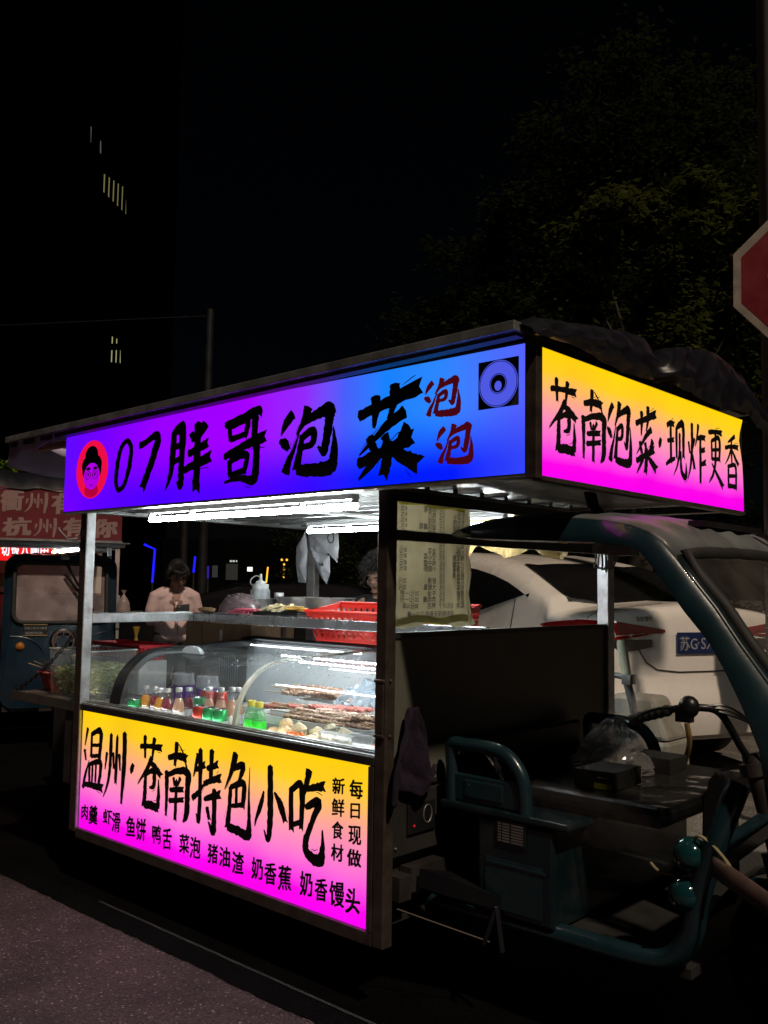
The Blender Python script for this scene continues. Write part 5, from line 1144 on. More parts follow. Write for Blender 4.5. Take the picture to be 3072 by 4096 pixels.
# purple towel on the side wall
m_ = MB()
def tow(u, v):
    w_ = .015+.235*(1-abs(2*u-1)**1.5)*0+.0; 
    top = Vector((.0, .150, .992)); z = .992-.31*v*(1-.12*math.sin(u*5)); spread = .045+.215*min(1, v*1.25)
    y = .15-.07*min(1, v*1.6)+spread*(u-.12)
    if v > .72 and u > .55: z += (v-.72)*.55*(u-.55)*2
    return (.042+.020*math.sin(u*9+v*2)*min(1, v*2)+.012*noise.noise(Vector((u*7, v*6, 2))), y, z)
m_.grid(tow, 30, 30)
solo(m_, "purple_towel", pm("purple terry cloth", (.010, .003, .017), .95, 0, .3, 60, .8, 260), "dark purple towel hung on the side wall by the corner post", "towel", (.02, .15, .69), solid=.012, smooth=True)

# black tarpaulin folded along the top of the side sign
TARP = pm("black tarpaulin", (.010, .0105, .0155), .3, 0, .2, 9, .12, 12, spec=.6)
prof = spline([(-.06, 2.150), (.02, 2.185), (.09, 2.203), (.25, 2.222), (.45, 2.250), (.62, 2.270), (.74, 2.262), (.80, 2.215), (.86, 2.235), (.95, 2.290), (1.15, 2.320), (1.31, 2.338), (1.42, 2.325), (1.55, 2.292), (1.68, 2.235), (1.80, 2.170)], 5)
def tz(y):
    for a, b in zip(prof, prof[1:]):
        if a[0] <= y <= b[0]: return a[1]+(b[1]-a[1])*(y-a[0])/(b[0]-a[0]+1e-9)
    return prof[-1][1]
m_ = MB()
def rdg(x, y, s): return 1-2*abs(noise.noise(Vector((x, y, s))))
def tarp(u, v):
    y = -.06+1.88*u; zt = tz(min(y, 1.80)); n1 = noise.noise(Vector((y*4, v*2.4, 1))); n2 = rdg(y*7, v*4, 9); n3 = rdg(y*15+v*6, v*7, 4)
    if v < .45:
        s = v/.45; return (.15+.47*s, y, 2.16+(zt-2.16)*math.sin(s*1.5)+.02*n1*s+.013*n2*s+.002*n3)
    s = (v-.45)/.55; bot = 2.122+.010*math.sin(y*9) if y < 1.56 else 2.122-.12*(y-1.56)/.25
    fold = .05*math.exp(-((y-.78)/.05)**2)
    return (.62+.045*math.sin(s*2.4)+.018*n1+.012*n2+.002*n3-fold, y+.05*s*(u > .9), zt+(bot-zt)*s**.9+.002*n3*(1-s))
m_.grid(tarp, 200, 40)
solo(m_, "black_tarpaulin", TARP, "black crumpled tarpaulin folded along the top of the side sign", "tarpaulin", (.5, .8, 2.13), smooth=True)

# ================================================================== ON AND BEHIND THE TRICYCLE SEAT
t = thing("cardboard_carton", "black product carton with a lime green label lying on the tricycle seat", "box", (.55, .60, .7485))
m_ = MB(); m_.hexa([(.46, .50, .7495), (.60, .52, .7495), (.60, .70, .7495), (.46, .68, .7495), (.46, .50, .808), (.60, .52, .808), (.60, .70, .808), (.46, .68, .808)]); m_.build("carton", pm("black card", (.007, .007, .007), .5, 0, .15, 12), t, bevel=.002)
m_ = MB(); m_.obox((.56, .5128, .760), (.030, .0043, 0), (0, .0015, 0), (0, 0, .009)); m_.build("green_label", pm("lime label", (.38, .45, .03), .5), t)
m_ = MB()
for k in range(5): m_.obox((.545+.008*k, .5103+.0012*k, .787), (.003, .0004, 0), (0, .001, 0), (0, 0, .003))
m_.build("print", pm("grey print", (.3, .3, .3), .5), t)
m_ = MB(); m_.hexa([(.44, .92, .746), (.60, .92, .746), (.60, 1.06, .746), (.44, 1.06, .746), (.44, .92, .80), (.60, .92, .80), (.60, 1.06, .80), (.44, 1.06, .80)]); solo(m_, "grey_box", pm("dark grey box", (.016, .016, .016), .5, 0, .2, 10), "dark grey box on the far side of the tricycle seat", "box", (.52, .99, .746), bevel=.003)
m_ = MB()
def bagf(u, v):
    a = u*6.283; r = (.125*(1-v)**.75+.022)*(1+.25*noise.noise(Vector((math.cos(a)*2, math.sin(a)*2, v*4)))+.14*noise.noise(Vector((math.cos(a)*6, math.sin(a)*6, v*9))))
    return (.40+.02*v+r*1.05*math.cos(a), .84+r*.9*math.sin(a), .748+.185*v)
m_.grid(bagf, 48, 22)
solo(m_, "clear_bag", film("clear grey bag", (.36, .36, .35), .6, .1), "tall crumpled clear plastic bag standing on the tricycle seat", "plastic bag", (.4, .84, .748))
m_ = MB(); m_.grid(lambda u, v: (.14+.11*math.cos(u*6.283)*math.sin(v*1.57+.04)+.02*noise.noise(Vector((u*8, v*6, 0))), .39+.06*math.sin(u*6.283)*math.sin(v*1.57+.04), .675+.185*math.cos(v*1.57)+.02*noise.noise(Vector((u*9, v*6, 4)))), 40, 16)
solo(m_, "black_bin_bag", pm("black bag film", (.010, .010, .011), .22, 0, .2, 9, .2, 30), "black plastic bag stuffed behind the near armrest", "plastic bag", (.14, .39, .675))
t = thing("plastic_jerrycan", "whitish plastic jerrycan with red cap behind the tricycle", "canister", (0, 1.95, 0))
m_ = MB(); m_.hexa([(-.17, 1.84, .10), (.165, 1.84, .10), (.165, 2.08, .10), (-.17, 2.08, .10), (-.165, 1.84, .70), (.155, 1.84, .70), (.155, 2.08, .70), (-.165, 2.08, .70)]); m_.hexa([(-.165, 1.84, .7005), (.155, 1.84, .7005), (.155, 2.08, .7005), (-.165, 2.08, .7005), (-.155, 1.88, .895), (.065, 1.88, .895), (.065, 2.04, .895), (-.155, 2.04, .895)])
m_.build("canister_body", pm("dirty white plastic", (.30, .29, .25), .5, 0, .2, 5, dirt=.4), t, bevel=.02)
m_ = MB(); m_.box((-.16, 1.86, .02), (.16, 2.06, .0995)); m_.build("base", DARKM, t)
m_ = MB(); m_.lathe((-.01, 2.09, .80), [(.022, 0), (.022, .08), (.018, .085)], 14); m_.box((-.04, 2.04, .78), (.02, 2.12, .80)); m_.build("cap", pm("red cap", (.30, .02, .02), .4), t)
t = thing("pole_pipe", "pale plastic pipe with side handle leaning behind the tricycle", "pipe", (.12, 1.83, .05))
m_ = MB(); m_.tube([(.125, 1.83, .05), (.02, 1.82, .75), (-.03, 1.81, .96)], .020, 12); m_.build("lower_tube", pm("grey plastic tube", (.18, .18, .18), .4), t, smooth=True)
m_ = MB(); m_.tube([(-.029, 1.81, .955), (-.062, 1.81, 1.16)], .024, 12); m_.build("upper_tube", pm("pale green tube", (.42, .44, .32), .4), t, smooth=True)
m_ = MB(); m_.tube([(-.02, 1.80, .985), (-.105, 1.80, .995)], .014, 10); m_.box((-.045, 1.78, .955), (.0, 1.84, 1.0)); m_.build("side_handle", pm("grey plastic tube", (.18, .18, .18)), t, smooth=True)
t = thing("cardboard_box", "tall brown cardboard box standing beyond the left end of the cart", "box", (-2.45, 1.4, 0))
CARD = pm("brown cardboard", (.20, .125, .07), .7, 0, .15, 3, .1, 60)
m_ = MB(); m_.box((-2.80, 1.28, 0.0), (-2.16, 1.62, 1.16)); m_.build("carton", CARD, t, bevel=.004)
m_ = MB()
for k in range(9): m_.box((-2.45+.021*k, 1.2765, .5), (-2.444+.021*k, 1.2797, 1.15))
m_.box((-2.63, 1.2768, .5), (-2.625, 1.2797, 1.15)); m_.build("crease", pm("dark card crease", (.10, .06, .035), .7), t)
m_ = MB(); m_.box((-2.45, 1.2745, 1.05), (-2.43, 1.2762, 1.12)); m_.build("print", pm("white print", (.5, .5, .48), .6), t)

# ================================================================== THE WHITE CAR
def make_car(name, label, grp, paint, detail=True):
    """sedan along X, tail at +X; local origin at tail centre on the ground"""
    t = thing(name, label, "car", (0, 0, 0), grp)
    L, Wd = 4.55, .90
    # centre-line top profile, belt line and sill by station x (0 = tail)
    top = [(0, .88), (-.01, .97), (-.03, 1.03), (-.07, 1.058), (-.14, 1.066), (-.35, 1.064), (-.56, 1.066), (-.70, 1.11), (-.85, 1.165), (-1.05, 1.23), (-1.25, 1.285), (-1.5, 1.335), (-1.8, 1.378), (-2.15, 1.408), (-2.6, 1.425), (-2.95, 1.415), (-3.2, 1.38), (-3.5, 1.25), (-3.85, 1.06), (-4.2, .96), (-4.47, .82), (-4.56, .55)]
    def topz(x):
        for a, b in zip(top, top[1:]):
            if b[0] <= x <= a[0]: 
                q = (x-a[0])/(b[0]-a[0]+1e-9); return a[1]+(b[1]-a[1])*q
        return top[-1][1]
    def half(x):   # half width in plan
        k = min(1, (-x+.02)/.55)**.5 if x > -.53 else 1
        k2 = min(1, (x+4.56)/.8)**.5 if x < -3.76 else 1
        return Wd*(.79+.21*k)*(.70+.30*k2)
    xs = [0, -.004, -.012, -.03, -.06, -.10, -.15, -.22, -.32, -.44, -.56, -.63, -.70, -.77, -.85, -.95, -1.05, -1.15, -1.25, -1.38, -1.5, -1.65, -1.8, -1.97, -2.15, -2.4, -2.6, -2.8, -2.95, -3.08, -3.2, -3.35, -3.5, -3.68, -3.85, -4.03, -4.2, -4.35, -4.47, -4.53, -4.56]
    M = 22
    def sect(x):
        h = half(x); zt = topz(x); pts = []
        belt = min(zt-.02, .94-.02*max(0, -x-.6)); cab = -3.83 < x < -.57
        for j in range(M+1):
            q = j/M
            if q < .5:
                s = q/.5; z = .24+(belt-.24)*s; y = h*(.93+.09*math.sin(s*2.6)-.05*s*s)
                if -.02 < x: y *= .98
            else:
                s = (q-.5)/.5
                if cab:
                    hr = h*(.93-.30*min(1, (zt-belt)/.5)*s**1.0); y = hr*math.cos(s**2.2*math.pi/2)**.75 if s < 1 else 0; z = belt+(zt-belt)*math.sin(min(1, s*1.35)*math.pi/2)**.9
                    if s > .74: z = zt-.035*((1-s)/.26)**2*.6
                else:
                    y = h*.96*(1-s**3.2); z = belt+(zt-belt)*s-.03*(1-s)*s
            pts.append((x, y, z))
        return pts
    m_ = MB(); S = [sect(x) for x in xs]
    for sgn in (1, -1):
        vs = [(x, sgn*y, z) for s in S for x, y, z in s]
        m_.add(vs, [(i*(M+1)+j, i*(M+1)+j+1, (i+1)*(M+1)+j+1, (i+1)*(M+1)+j) for i in range(len(xs)-1) for j in range(M)])
        e = [(x, sgn*y, z) for x, y, z in S[0]]; m_.add(e+[(0.0, 0, .24)], [tuple(range(M+1))+(M+1,)])
    body = m_.build("body", paint, t, smooth=True)
    dk = pm("car glass dark", (.010, .010, .011), .08, 0, .1, 2, spec=.6)
    def yside(x, z):   # body half-width at x, z
        s = sect(x); best = s[0]
        for a, b in zip(s, s[1:]):
            if a[2] <= z <= b[2]: return a[1]+(b[1]-a[1])*(z-a[2])/(b[2]-a[2]+1e-9)
        return s[M//2][1]
    def ytop_z(x, y):  # height of upper body at x, |y|
        s = sect(x)[M//2:]
        for a, b in zip(s, s[1:]):
            if b[1] <= abs(y) <= a[1]: return a[2]+(b[2]-a[2])*(abs(y)-a[1])/(b[1]-a[1]+1e-9)
        return s[-1][2]
    # rear window laid on the body
    m_ = MB(); m_.keepn = True
    def rw(u, v):
        x = -.585-.76*v; hw = .66-.03*v-.07*v*v; y = (2*u-1)*hw
        x -= .05*(1-(2*u-1)**2)*v-.03*(1-(2*u-1)**2)*(1-v)
        return (x+.006, y, ytop_z(x, y)+.008)
    m_.grid(rw, 24, 14); m_.build("rear_window", dk, t, smooth=True)
    # side windows
    for sgn in (1, -1):
        for (xa, xb, xm) in ((-.90, -1.95, True), (-2.01, -3.35, False)):
            m_ = MB(); m_.keepn = True
            def sw(u, v):
                x = xa+(xb-xa)*u; zt = ytop_z(x, 0)-.115; zb = .935
                if xm: zt = min(zt+.01, 1.118+.17*(1-math.exp((.90+x)/.42))+(-.90-x)*.03); zb = max(.935, 1.105-(-.90-x)*.20)
                else: zt = min(zt, 1.29-(max(0, u-.35))*.50)
                z = zb+(zt-zb)*v; return (x, sgn*(yside(x, z)+.006), z)
            m_.grid(sw, 18, 8); m_.build("side_window", dk, t, smooth=True)
    for (x, sgn) in ((-.86, 1), (-.86, -1), (-3.68, 1), (-3.68, -1)):
        m_ = MB(); y0 = sgn*.70
        m_.lathe((x, y0 if sgn > 0 else y0-.19, .31), [(.19, .0), (.29, .0), (.31, .03), (.31, .16), (.29, .19), (.19, .19)], 28, ax=(0, 1, 0)); wh = m_.build("wheel", BLACKR, t, smooth=True)
        m_ = MB(); m_.lathe((x, sgn*.90-.01, .31), [(.02, 0), (.06, .012), (.18, -.01), (.195, .012), (.195, -.03)], 24, ax=(0, sgn, 0)); m_.build("rim", ALUD, wh, smooth=True)
    if detail:
        TL = pm("tail lamp red", (.22, .004, .006), .12, 0, .15, 14, coat=1)
        LG = pm("lamp lower grey", (.035, .03, .03), .15, 0, .2, 20, coat=1)
        for sgn in (1, -1):
            def onrear(y, z, off=.012):     # point on the rounded tail at lateral |y|
                for k in range(60):
                    x = -k*.012
                    if yside(x, z) >= abs(y): return (x+off*.8, sgn*(abs(y)+off*.4), z)
                return (-.3, sgn*abs(y), z)
            m_ = MB(); m_.keepn = True
            def tl(u, v):
                if u < .62: s = u/.62; y = .31+.53*s; z0 = .885-.055*s; z1 = .902+.052*min(1, s*1.3); z = z0+(z1-z0)*v; return onrear(min(y, yside(-.30, z)-.002), z)
                s = (u-.62)/.38; x = -.13-.53*s; z0 = .83+.075*s; z1 = .957-.042*s**1.5; z = z0+(z1-z0)*v; return (x+.004, sgn*(yside(x, z)+.012), z)
            m_.grid(tl, 26, 5); m_.build("tail_lamp", TL, t, smooth=True)
            m_ = MB(); m_.keepn = True
            m_.grid(lambda u, v: onrear(.42+.36*u, .80+.045*v-.02*math.sin(u*3)*(1-v)), 14, 3); m_.build("reverse_lamp", LG, t, smooth=True)
        # trunk outline, bumper seams, number plate, badge
        SEAM = pm("panel gap", (.012, .011, .010), .6)
        def tail(y, z, off=.004):
            for k in range(80):
                x = -k*.008
                if ytop_z(x, y) >= z and yside(x, z) >= abs(y): return Vector((x+off, y, z))
            return Vector((-.3, y, z))
        m_ = MB(); m_.tube([tail(-.55, .83), tail(-.52, .77), tail(-.47, .71), tail(-.38, .665), tail(-.2, .648), tail(.2, .648), tail(.38, .665), tail(.47, .71), tail(.52, .77), tail(.55, .83)], .004, 5); m_.build("boot_gap", SEAM, t)
        for sgn in (1, -1):
            m_ = MB(); m_.tube([(-.60-.01*k, sgn*(yside(-.60-.01*k, .86-.04*k)+.002), .86-.04*k) for k in range(4)]+[(-.56, sgn*(yside(-.56, .68)+.002), .68)], .003, 5); m_.build("bumper_gap", SEAM, t)
            m_ = MB(); m_.tube([(-1.07+.006*k, sgn*(yside(-1.07+.006*k, 1.06-.085*k)+.003), 1.06-.085*k) for k in range(8)], .003, 5); m_.build("door_gap", SEAM, t)
            m_ = MB(); m_.tube([(-.20, sgn*(yside(-.20, 1.055-.018*k)+.003), 1.055-.018*k) for k in range(6)], .003, 5); m_.build("boot_side_gap", SEAM, t)
        x0 = tail(0, .82).x+.012
        m_ = MB(); m_.box((x0-.006, -.22, .757), (x0, .22, .885)); npl = m_.build("number_plate", pm("blue plate", (.010, .022, .085), .4, 0, .1, 20), t, bevel=.004)
        m_ = MB(); m_.keepn = True; PP = lambda u, v, d: (x0+d, u, v); line(m_, "苏G", -.205, .784, .092, PP, .012); m_.box((x0, -.045, .816), (x0+.001, -.035, .826)); line(m_, "SX5", -.02, .784, .098, PP, .012); m_.build("plate_number", pm("plate white", (.26, .26, .26), .5), npl)
        m_ = MB(); m_.keepn = True; xb = tail(-.42, .985).x+.006
        for i, ch in enumerate("北京现代"): glyph_box(m_, ch, -.54+.034*i, -.509+.034*i, .950, .98, lambda u, v, d: (tail(u, v).x+.006, u, v), .02)
        m_.build("badge_lettering", CHROME, t)
        m_ = MB(); m_.grid(lambda u, v: (tail(-.74+1.48*u, .27+.35*v).x+.004+.05*math.sin(min(1, v*1.1)*2.4+.5), -.74+1.48*u, .27+.35*v), 28, 8); m_.build("bumper", paint, t, smooth=True)
    return t
PAINT = pm("white car paint", (.80, .76, .70), .28, 0, .05, 3, coat=.5)
car = make_car("parked_car", "white sedan seen from behind, parked on the pavement behind the food cart", "parked cars", PAINT)
CAR_AT = (-.57, 3.89, .137); car.rotation_euler.z = R(-24); car.location = CAR_AT
car.scale = (1.0, 1.0, 1.11)
PAINTD = pm("black car paint", (.012, .012, .014), .15, 0, .1, 3, coat=1)
c2 = make_car("parked_car", "black car in the dark far behind the man, left one", "parked cars", PAINTD, False); c2.location = (-8.6, 4.9, 0); c2.rotation_euler.z = R(200)
c3 = dup(c2, (-11.4, 8.3, 0), R(160), "black car in the dark far behind the grey pole, right one", "parked cars")

# ================================================================== THE NEIGHBOUR'S CART
NR = R(-25)
nc = thing("food_cart_tricycle", "dark teal tricycle stall with dull red overhead sign at the left edge", "food cart", (0, 0, 0))
def npart(mb, name, mat, parent=nc, **k): return mb.build(name, mat, parent, **k)
NTEAL = pm("old dark teal paint", (.007, .024, .044), .3, .1, .2, 5, .04, 40, coat=.5, dirt=.3)
# rounded front of the cab with a window opening
def rrect(y0, y1, z0, z1, r, n=6):
    o = []
    for cx, cz, a0 in ((y1-r, z1-r, 0), (y0+r, z1-r, 90), (y0+r, z0+r, 180), (y1-r, z0+r, 270)):
        o += [(cx+r*math.cos(R(a0+90*k/n)), cz+r*math.sin(R(a0+90*k/n))) for k in range(n+1)]
    return o
def nx(y, z): return .06*(1-(abs(y-.02)/.46)**2.4)-.13*max(0, (z-1.05)/.55)**1.3+.02*math.sin(max(0, 1.05-z)*4)
OU = rrect(-.445, .485, .33, 1.625, .11); INW = rrect(-.365, .395, 1.045, 1.555, .075)
m_ = MB(); n = len(OU)
K = 5; vs = []
for k in range(K+1):
    for (a, b), (c, d) in zip(OU, INW): y, z = a+(c-a)*k/K, b+(d-b)*k/K; vs.append((nx(y, z), y, z))
m_.add(vs, [(k*n+i, k*n+(i+1) % n, (k+1)*n+(i+1) % n, (k+1)*n+i) for k in range(K) for i in range(n)])
back = [(nx(a, b)-.02, a, b) for a, b in OU]; far = [(-.85, a*.99, b) for a, b in OU]
m_.add(back+far, [(i, (i+1) % n, n+(i+1) % n, n+i) for i in range(n) if not (OU[i][1] < .95 and abs(OU[i][0]) > .3)])
m_.add([(nx(a, b), a, b) for a, b in OU]+back, [(i, (i+1) % n, n+(i+1) % n, n+i) for i in range(n)])
npart(m_, "cab_body", NTEAL, smooth=True)
m_ = MB(); m_.grid(lambda u, v: (-.12-.75*v, -.40+.84*u, 1.622+.022*math.sin(u*3.14)+.004*math.sin(u*60)), 60, 4); npart(m_, "cab_roof", NTEAL, smooth=True, solid=.006)
m_ = MB(); m_.add([(nx(a, b)-.006, a, b) for a, b in INW], [tuple(range(n))]); nw = npart(m_, "windscreen", glassy("dusty windscreen with painted pink glow", dust=.34, dcol=(.60, .48, .48), gloss=1.3, rough=.08))  # dust veil made stronger and pinker to paint in a reflected glow
m_ = MB(); m_.tube([(nx(a, b)+.004, a, b) for a, b in INW], .020, 8, closed=True); npart(m_, "window_seal", BLACKR, nw, smooth=True)
m_ = MB(); m_.bar((.02-.10, .03, 1.60), (.05, .15, 1.36), .014, .018); m_.bar((-.03, .04, 1.46), (.075, .28, 1.15), .014, .022); m_.box((-.10, .0, 1.585), (-.03, .07, 1.625)); npart(m_, "wiper", BLACKP, nw)
m_ = MB(); m_.box((.048, -.28, .94), (.058, -.09, 1.03)); pl2 = npart(m_, "advert_plate", BLACKP, bevel=.003)
m_ = MB(); m_.keepn = True; PN = lambda u, v, d: (.058+d, u, v); line(m_, "加装三轮车小陈哥", -.272, .992, .0225, PN, .01); line(m_, "18058795130", -.268, .951, .0265, PN, .01); npart(m_, "lettering", pm("silver lettering", (.42, .40, .36), .4, .5), pl2)
m_ = MB(); m_.tube([(.059, a, b) for a, b in ((-.28, .94), (-.09, .94), (-.09, 1.03), (-.28, 1.03))], .003, 5, closed=True); npart(m_, "edge", pm("brass", (.35, .24, .10), .35, .8), pl2)
m_ = MB(); m_.lathe((.03, .04, .89), [(.105, 0), (.11, .03), (.095, .045), (.082, .046)], 28, ax=(1, 0, 0), cap=False); hl = npart(m_, "headlamp", BLACKP, smooth=True)
m_ = MB(); m_.lathe((.035, .04, .89), [(.002, .0), (.05, .006), (.08, .03), (.088, .038)], 28, ax=(1, 0, 0), cap=False); npart(m_, "reflector", CHROME, hl, smooth=True)
m_ = MB(); m_.tube([(.082, .04+.087*math.cos(k*.2618), .89+.087*math.sin(k*.2618)) for k in range(24)], .008, 6, closed=True)
for k in range(8): m_.bar((.08, .04+.04*math.cos(k*.785), .89+.04*math.sin(k*.785)), (.08, .04+.082*math.cos(k*.785), .89+.082*math.sin(k*.785)), .012, .006)
npart(m_, "bezel", pm("copper grey ring", (.30, .22, .19), .35, .8), hl, smooth=True)
m_ = MB(); m_.lathe((.03, -.30, .845), [(.038, 0), (.038, .015), (.030, .03), (.012, .038), (.002, .04)], 18, ax=(1, 0, 0)); npart(m_, "indicator_lamp", pm("amber lens", (.40, .13, .02), .2, 0, .15, 30, coat=1), smooth=True)
m_ = MB(); m_.tube(spline([(.03, -.38, .93), (.045, -.26, .92), (.05, -.16, .86), (.045, -.11, .77), (.04, -.10, .66)], 6), .007, 6); npart(m_, "pressed_crease", NTEAL, smooth=True)
m_ = MB(); m_.tube(spline([(.045, .16, .82), (.05, .22, .89), (.045, .32, .95), (.03, .40, .965)], 6), .007, 6); npart(m_, "pressed_crease", NTEAL, smooth=True)
m_ = MB(); m_.lathe((.06, -.02, .255), [(.15, 0), (.225, 0), (.252, .03), (.225, .08), (.15, .08)], 24, ax=(0, 1, 0)); npart(m_, "wheel", BLACKR, smooth=True)
m_ = MB(); m_.box((-.80, -.42, .30), (.0, .46, .345)); m_.box((-.06, -.13, .30), (.03, .30, .62)); npart(m_, "underframe", DARKM)
# stall body behind the cab
m_ = MB(); m_.box((-2.7, -.75, .5), (-.95, .62, .95)); npart(m_, "stall_body", pm("grey stall panels", (.30, .30, .29), .5, .1, .15, 4))
m_ = MB(); m_.box((-.95, -.74, .95), (-.935, .62, 1.27)); npart(m_, "front_panel", pm("grey stall panels", (.30, .30, .29), .5))
m_ = MB(); m_.box((-2.55, -.70, 1.27), (-2.54, .60, 1.70)); npart(m_, "inner_back", pm("pale inner wall", (.55, .50, .42), .5, 0, .1, 3))
for (x, y) in ((-.98, .585), (-.98, -.73), (-2.68, .585), (-2.68, -.73)):
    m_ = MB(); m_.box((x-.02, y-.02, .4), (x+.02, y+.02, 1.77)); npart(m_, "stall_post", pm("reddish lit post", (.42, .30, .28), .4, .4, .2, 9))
m_ = MB(); m_.box((.0-.26, .41, 1.20), (-.22, .445, 1.76)); npart(m_, "front_post", ALU)
m_ = MB(); m_.box((-2.75, -1.5, 1.735), (.12, .56, 1.742)); npart(m_, "ceiling_sheet", CEIL)
for k in range(7):
    m_ = MB(); m_.box((-.10-.36*k, -1.48, 1.705), (-.06-.36*k, .54, 1.734)); npart(m_, "purlin", CEIL)
m_ = MB(); m_.tube([(-.95, -.02, 1.675), (-.45, .17, 1.69)], .013, 10); nl_ = npart(m_, "lamp_tube", em("neighbour lamp tube", (1, 1, .98), 45), smooth=True)
m_ = MB(); m_.bar((-.95, -.02, 1.70), (-.45, .17, 1.715), .03, .014); npart(m_, "batten", WHITEP, nl_)
# red overhead sign with pale characters, tarpaulin on top
m_ = MB(); m_.box((.12, -1.55, 1.755), (.15, .482, 2.18)); ns = npart(m_, "red_sign", pm("dull red banner cloth", (.14, .008, .017), .6, 0, .15, 3))
m_ = MB(); m_.keepn = True; PNs = lambda u, v, d: (.15+d, u, v); PALE = pm("pale pink lettering", (.30, .19, .18), .6, 0, .12, 12)
for ch, a, b, c, d in (("衢", -.50, -.335, 1.985, 2.15), ("州", -.315, -.135, 1.975, 2.145), ("有", -.10, .075, 1.975, 2.15), ("礼", .12, .30, 1.975, 2.15), ("杭", -.475, -.265, 1.775, 1.925), ("州", -.235, -.055, 1.775, 1.93), ("有", .0, .17, 1.785, 1.94), ("你", .235, .435, 1.785, 1.94)):
    if ch == "州": brush(m_, ch, a, b, c, d, PNs, 1.25)
    else: glyph_box(m_, ch, a, b, c, d, PNs, .045, .03, .0022)
npart(m_, "lettering", PALE, ns)
m_ = MB(); m_.box((.118, -1.55, 1.735), (.155, .49, 1.7545)); npart(m_, "sign_frame", ALUD, ns)
m_ = MB(); m_.grid(lambda u, v: (.16-.9*v+.02*noise.noise(Vector((u*9, v*5, 0))), -1.55+2.05*u, 2.20+.13*math.sin(min(1, v*4)*1.57)+.025*noise.noise(Vector((u*13, v*7, 2)))-.03*(v < .02)), 90, 14); npart(m_, "tarpaulin", TARP, smooth=True)
m_ = MB(); m_.box((-2.7, -1.5, 1.80), (.11, .46, 2.17)); npart(m_, "roof_box", DARKM)
# lit red banner inside the stall, only its lower part shows over the cab
m_ = MB(); m_.box((-.915, -1.30, 1.585), (-.905, -.03, 1.735)); bn = npart(m_, "lit_banner", em("lit red banner", (.95, .012, .012), 1.0))
m_ = MB(); m_.keepn = True
for i, ch in enumerate("切饭八咖田"): glyph_box(m_, ch, -.475+.086*i, -.408+.086*i, 1.632, 1.732, lambda u, v, d: (-.905+d, u, v), .035, .0, .002)
npart(m_, "lettering", em("lit white lettering", (.92, .95, 1), 1.1), bn)
m_ = MB(); m_.keepn = True; glyph_box(m_, "黄", -.56, -.49, 1.632, 1.732, lambda u, v, d: (-.905+d, u, v), .035, 0, .002); npart(m_, "yellow_lettering", em("lit yellow lettering", (1, .75, .02), 1.1), bn)
m_ = MB(); m_.box((-.914, -.029, 1.64), (-.905, .13, 1.73)); npart(m_, "food_picture", pm("orange food print", (.55, .22, .04), .5, 0, .6, 25), bn)
m_ = MB(); m_.box((-.70, -.90, 1.25), (-.69, -.60, 1.50)); npart(m_, "red_lamp_panel", em("red lamp strip", (1, .01, .03), 1.6))
m_ = MB(); m_.box((-.93, -.36, 1.271), (-.80, -.10, 1.30)); m_.box((-.90, -.12, 1.271), (-.85, -.05, 1.31)); npart(m_, "counter_boxes", WHITEP)
m_ = MB(); m_.box((-2.535, -.55, 1.33), (-2.525, -.20, 1.48)); npart(m_, "green_notice", pm("green notice", (.12, .22, .06), .5, 0, .3, 9))
nc.location = (-5.372, 1.809, 0); nc.rotation_euler.z = NR
# pink carrier bag hanging on the neighbour's right side
def bp(v):
    P = ((0, .05), (.03, .75), (.3, 1), (.55, .9), (.72, .5), (.82, .18), (.86, .12), (1, .42))
    for a, b in zip(P, P[1:]):
        if v <= b[0]: return a[1]+(b[1]-a[1])*(v-a[0])/(b[0]-a[0])
    return .4
def bagm(c, h, r, mat, name, label, cat="plastic bag"):
    m_ = MB(); c = Vector(c)
    m_.grid(lambda u, v: (c.x+r*bp(v)*math.cos(u*6.283)*(1+.22*noise.noise(Vector((u*6, v*5, 1)))), c.y+r*bp(v)*math.sin(u*6.283)*(1+.22*noise.noise(Vector((u*6, v*5, 4)))), c.z+h*v), 28, 14)
    return solo(m_, name, mat, label, cat, tuple(c), smooth=True)
bagm((-5.07, 2.25, 1.08), .25, .058, film("pinkish white bag", (.62, .50, .48), .9, .25), "carrier_bag", "pinkish white carrier bag hanging at the right side of the neighbouring cart's cab")
t = thing("white_tub", "white lidded bucket standing behind the clear cabbage tub", "bucket", (-3.62, 1.10, 0))
m_ = MB(); m_.lathe((-3.62, 1.10, .62), [(.10, 0), (.12, .26)], 20); m_.build("bucket", pm("dirty white bucket", (.36, .34, .30), .5, 0, .2, 8, dirt=.4), t, smooth=True)
m_ = MB(); m_.lathe((-3.62, 1.10, .8805), [(.128, 0), (.128, .022), (.11, .03)], 20); m_.build("lid", pm("yellowish lid", (.35, .28, .10), .5), t, smooth=True)
m_ = MB(); m_.box((-3.80, .95, 0), (-3.30, 1.42, .619)); m_.build("stand", DARKM, t)
bagm((-3.42, 1.32, .62), .48, .062, film("yellow bag", (.50, .34, .06), .9, .2), "yellow_bag", "tall yellow bag standing beside the man in the pink shirt")

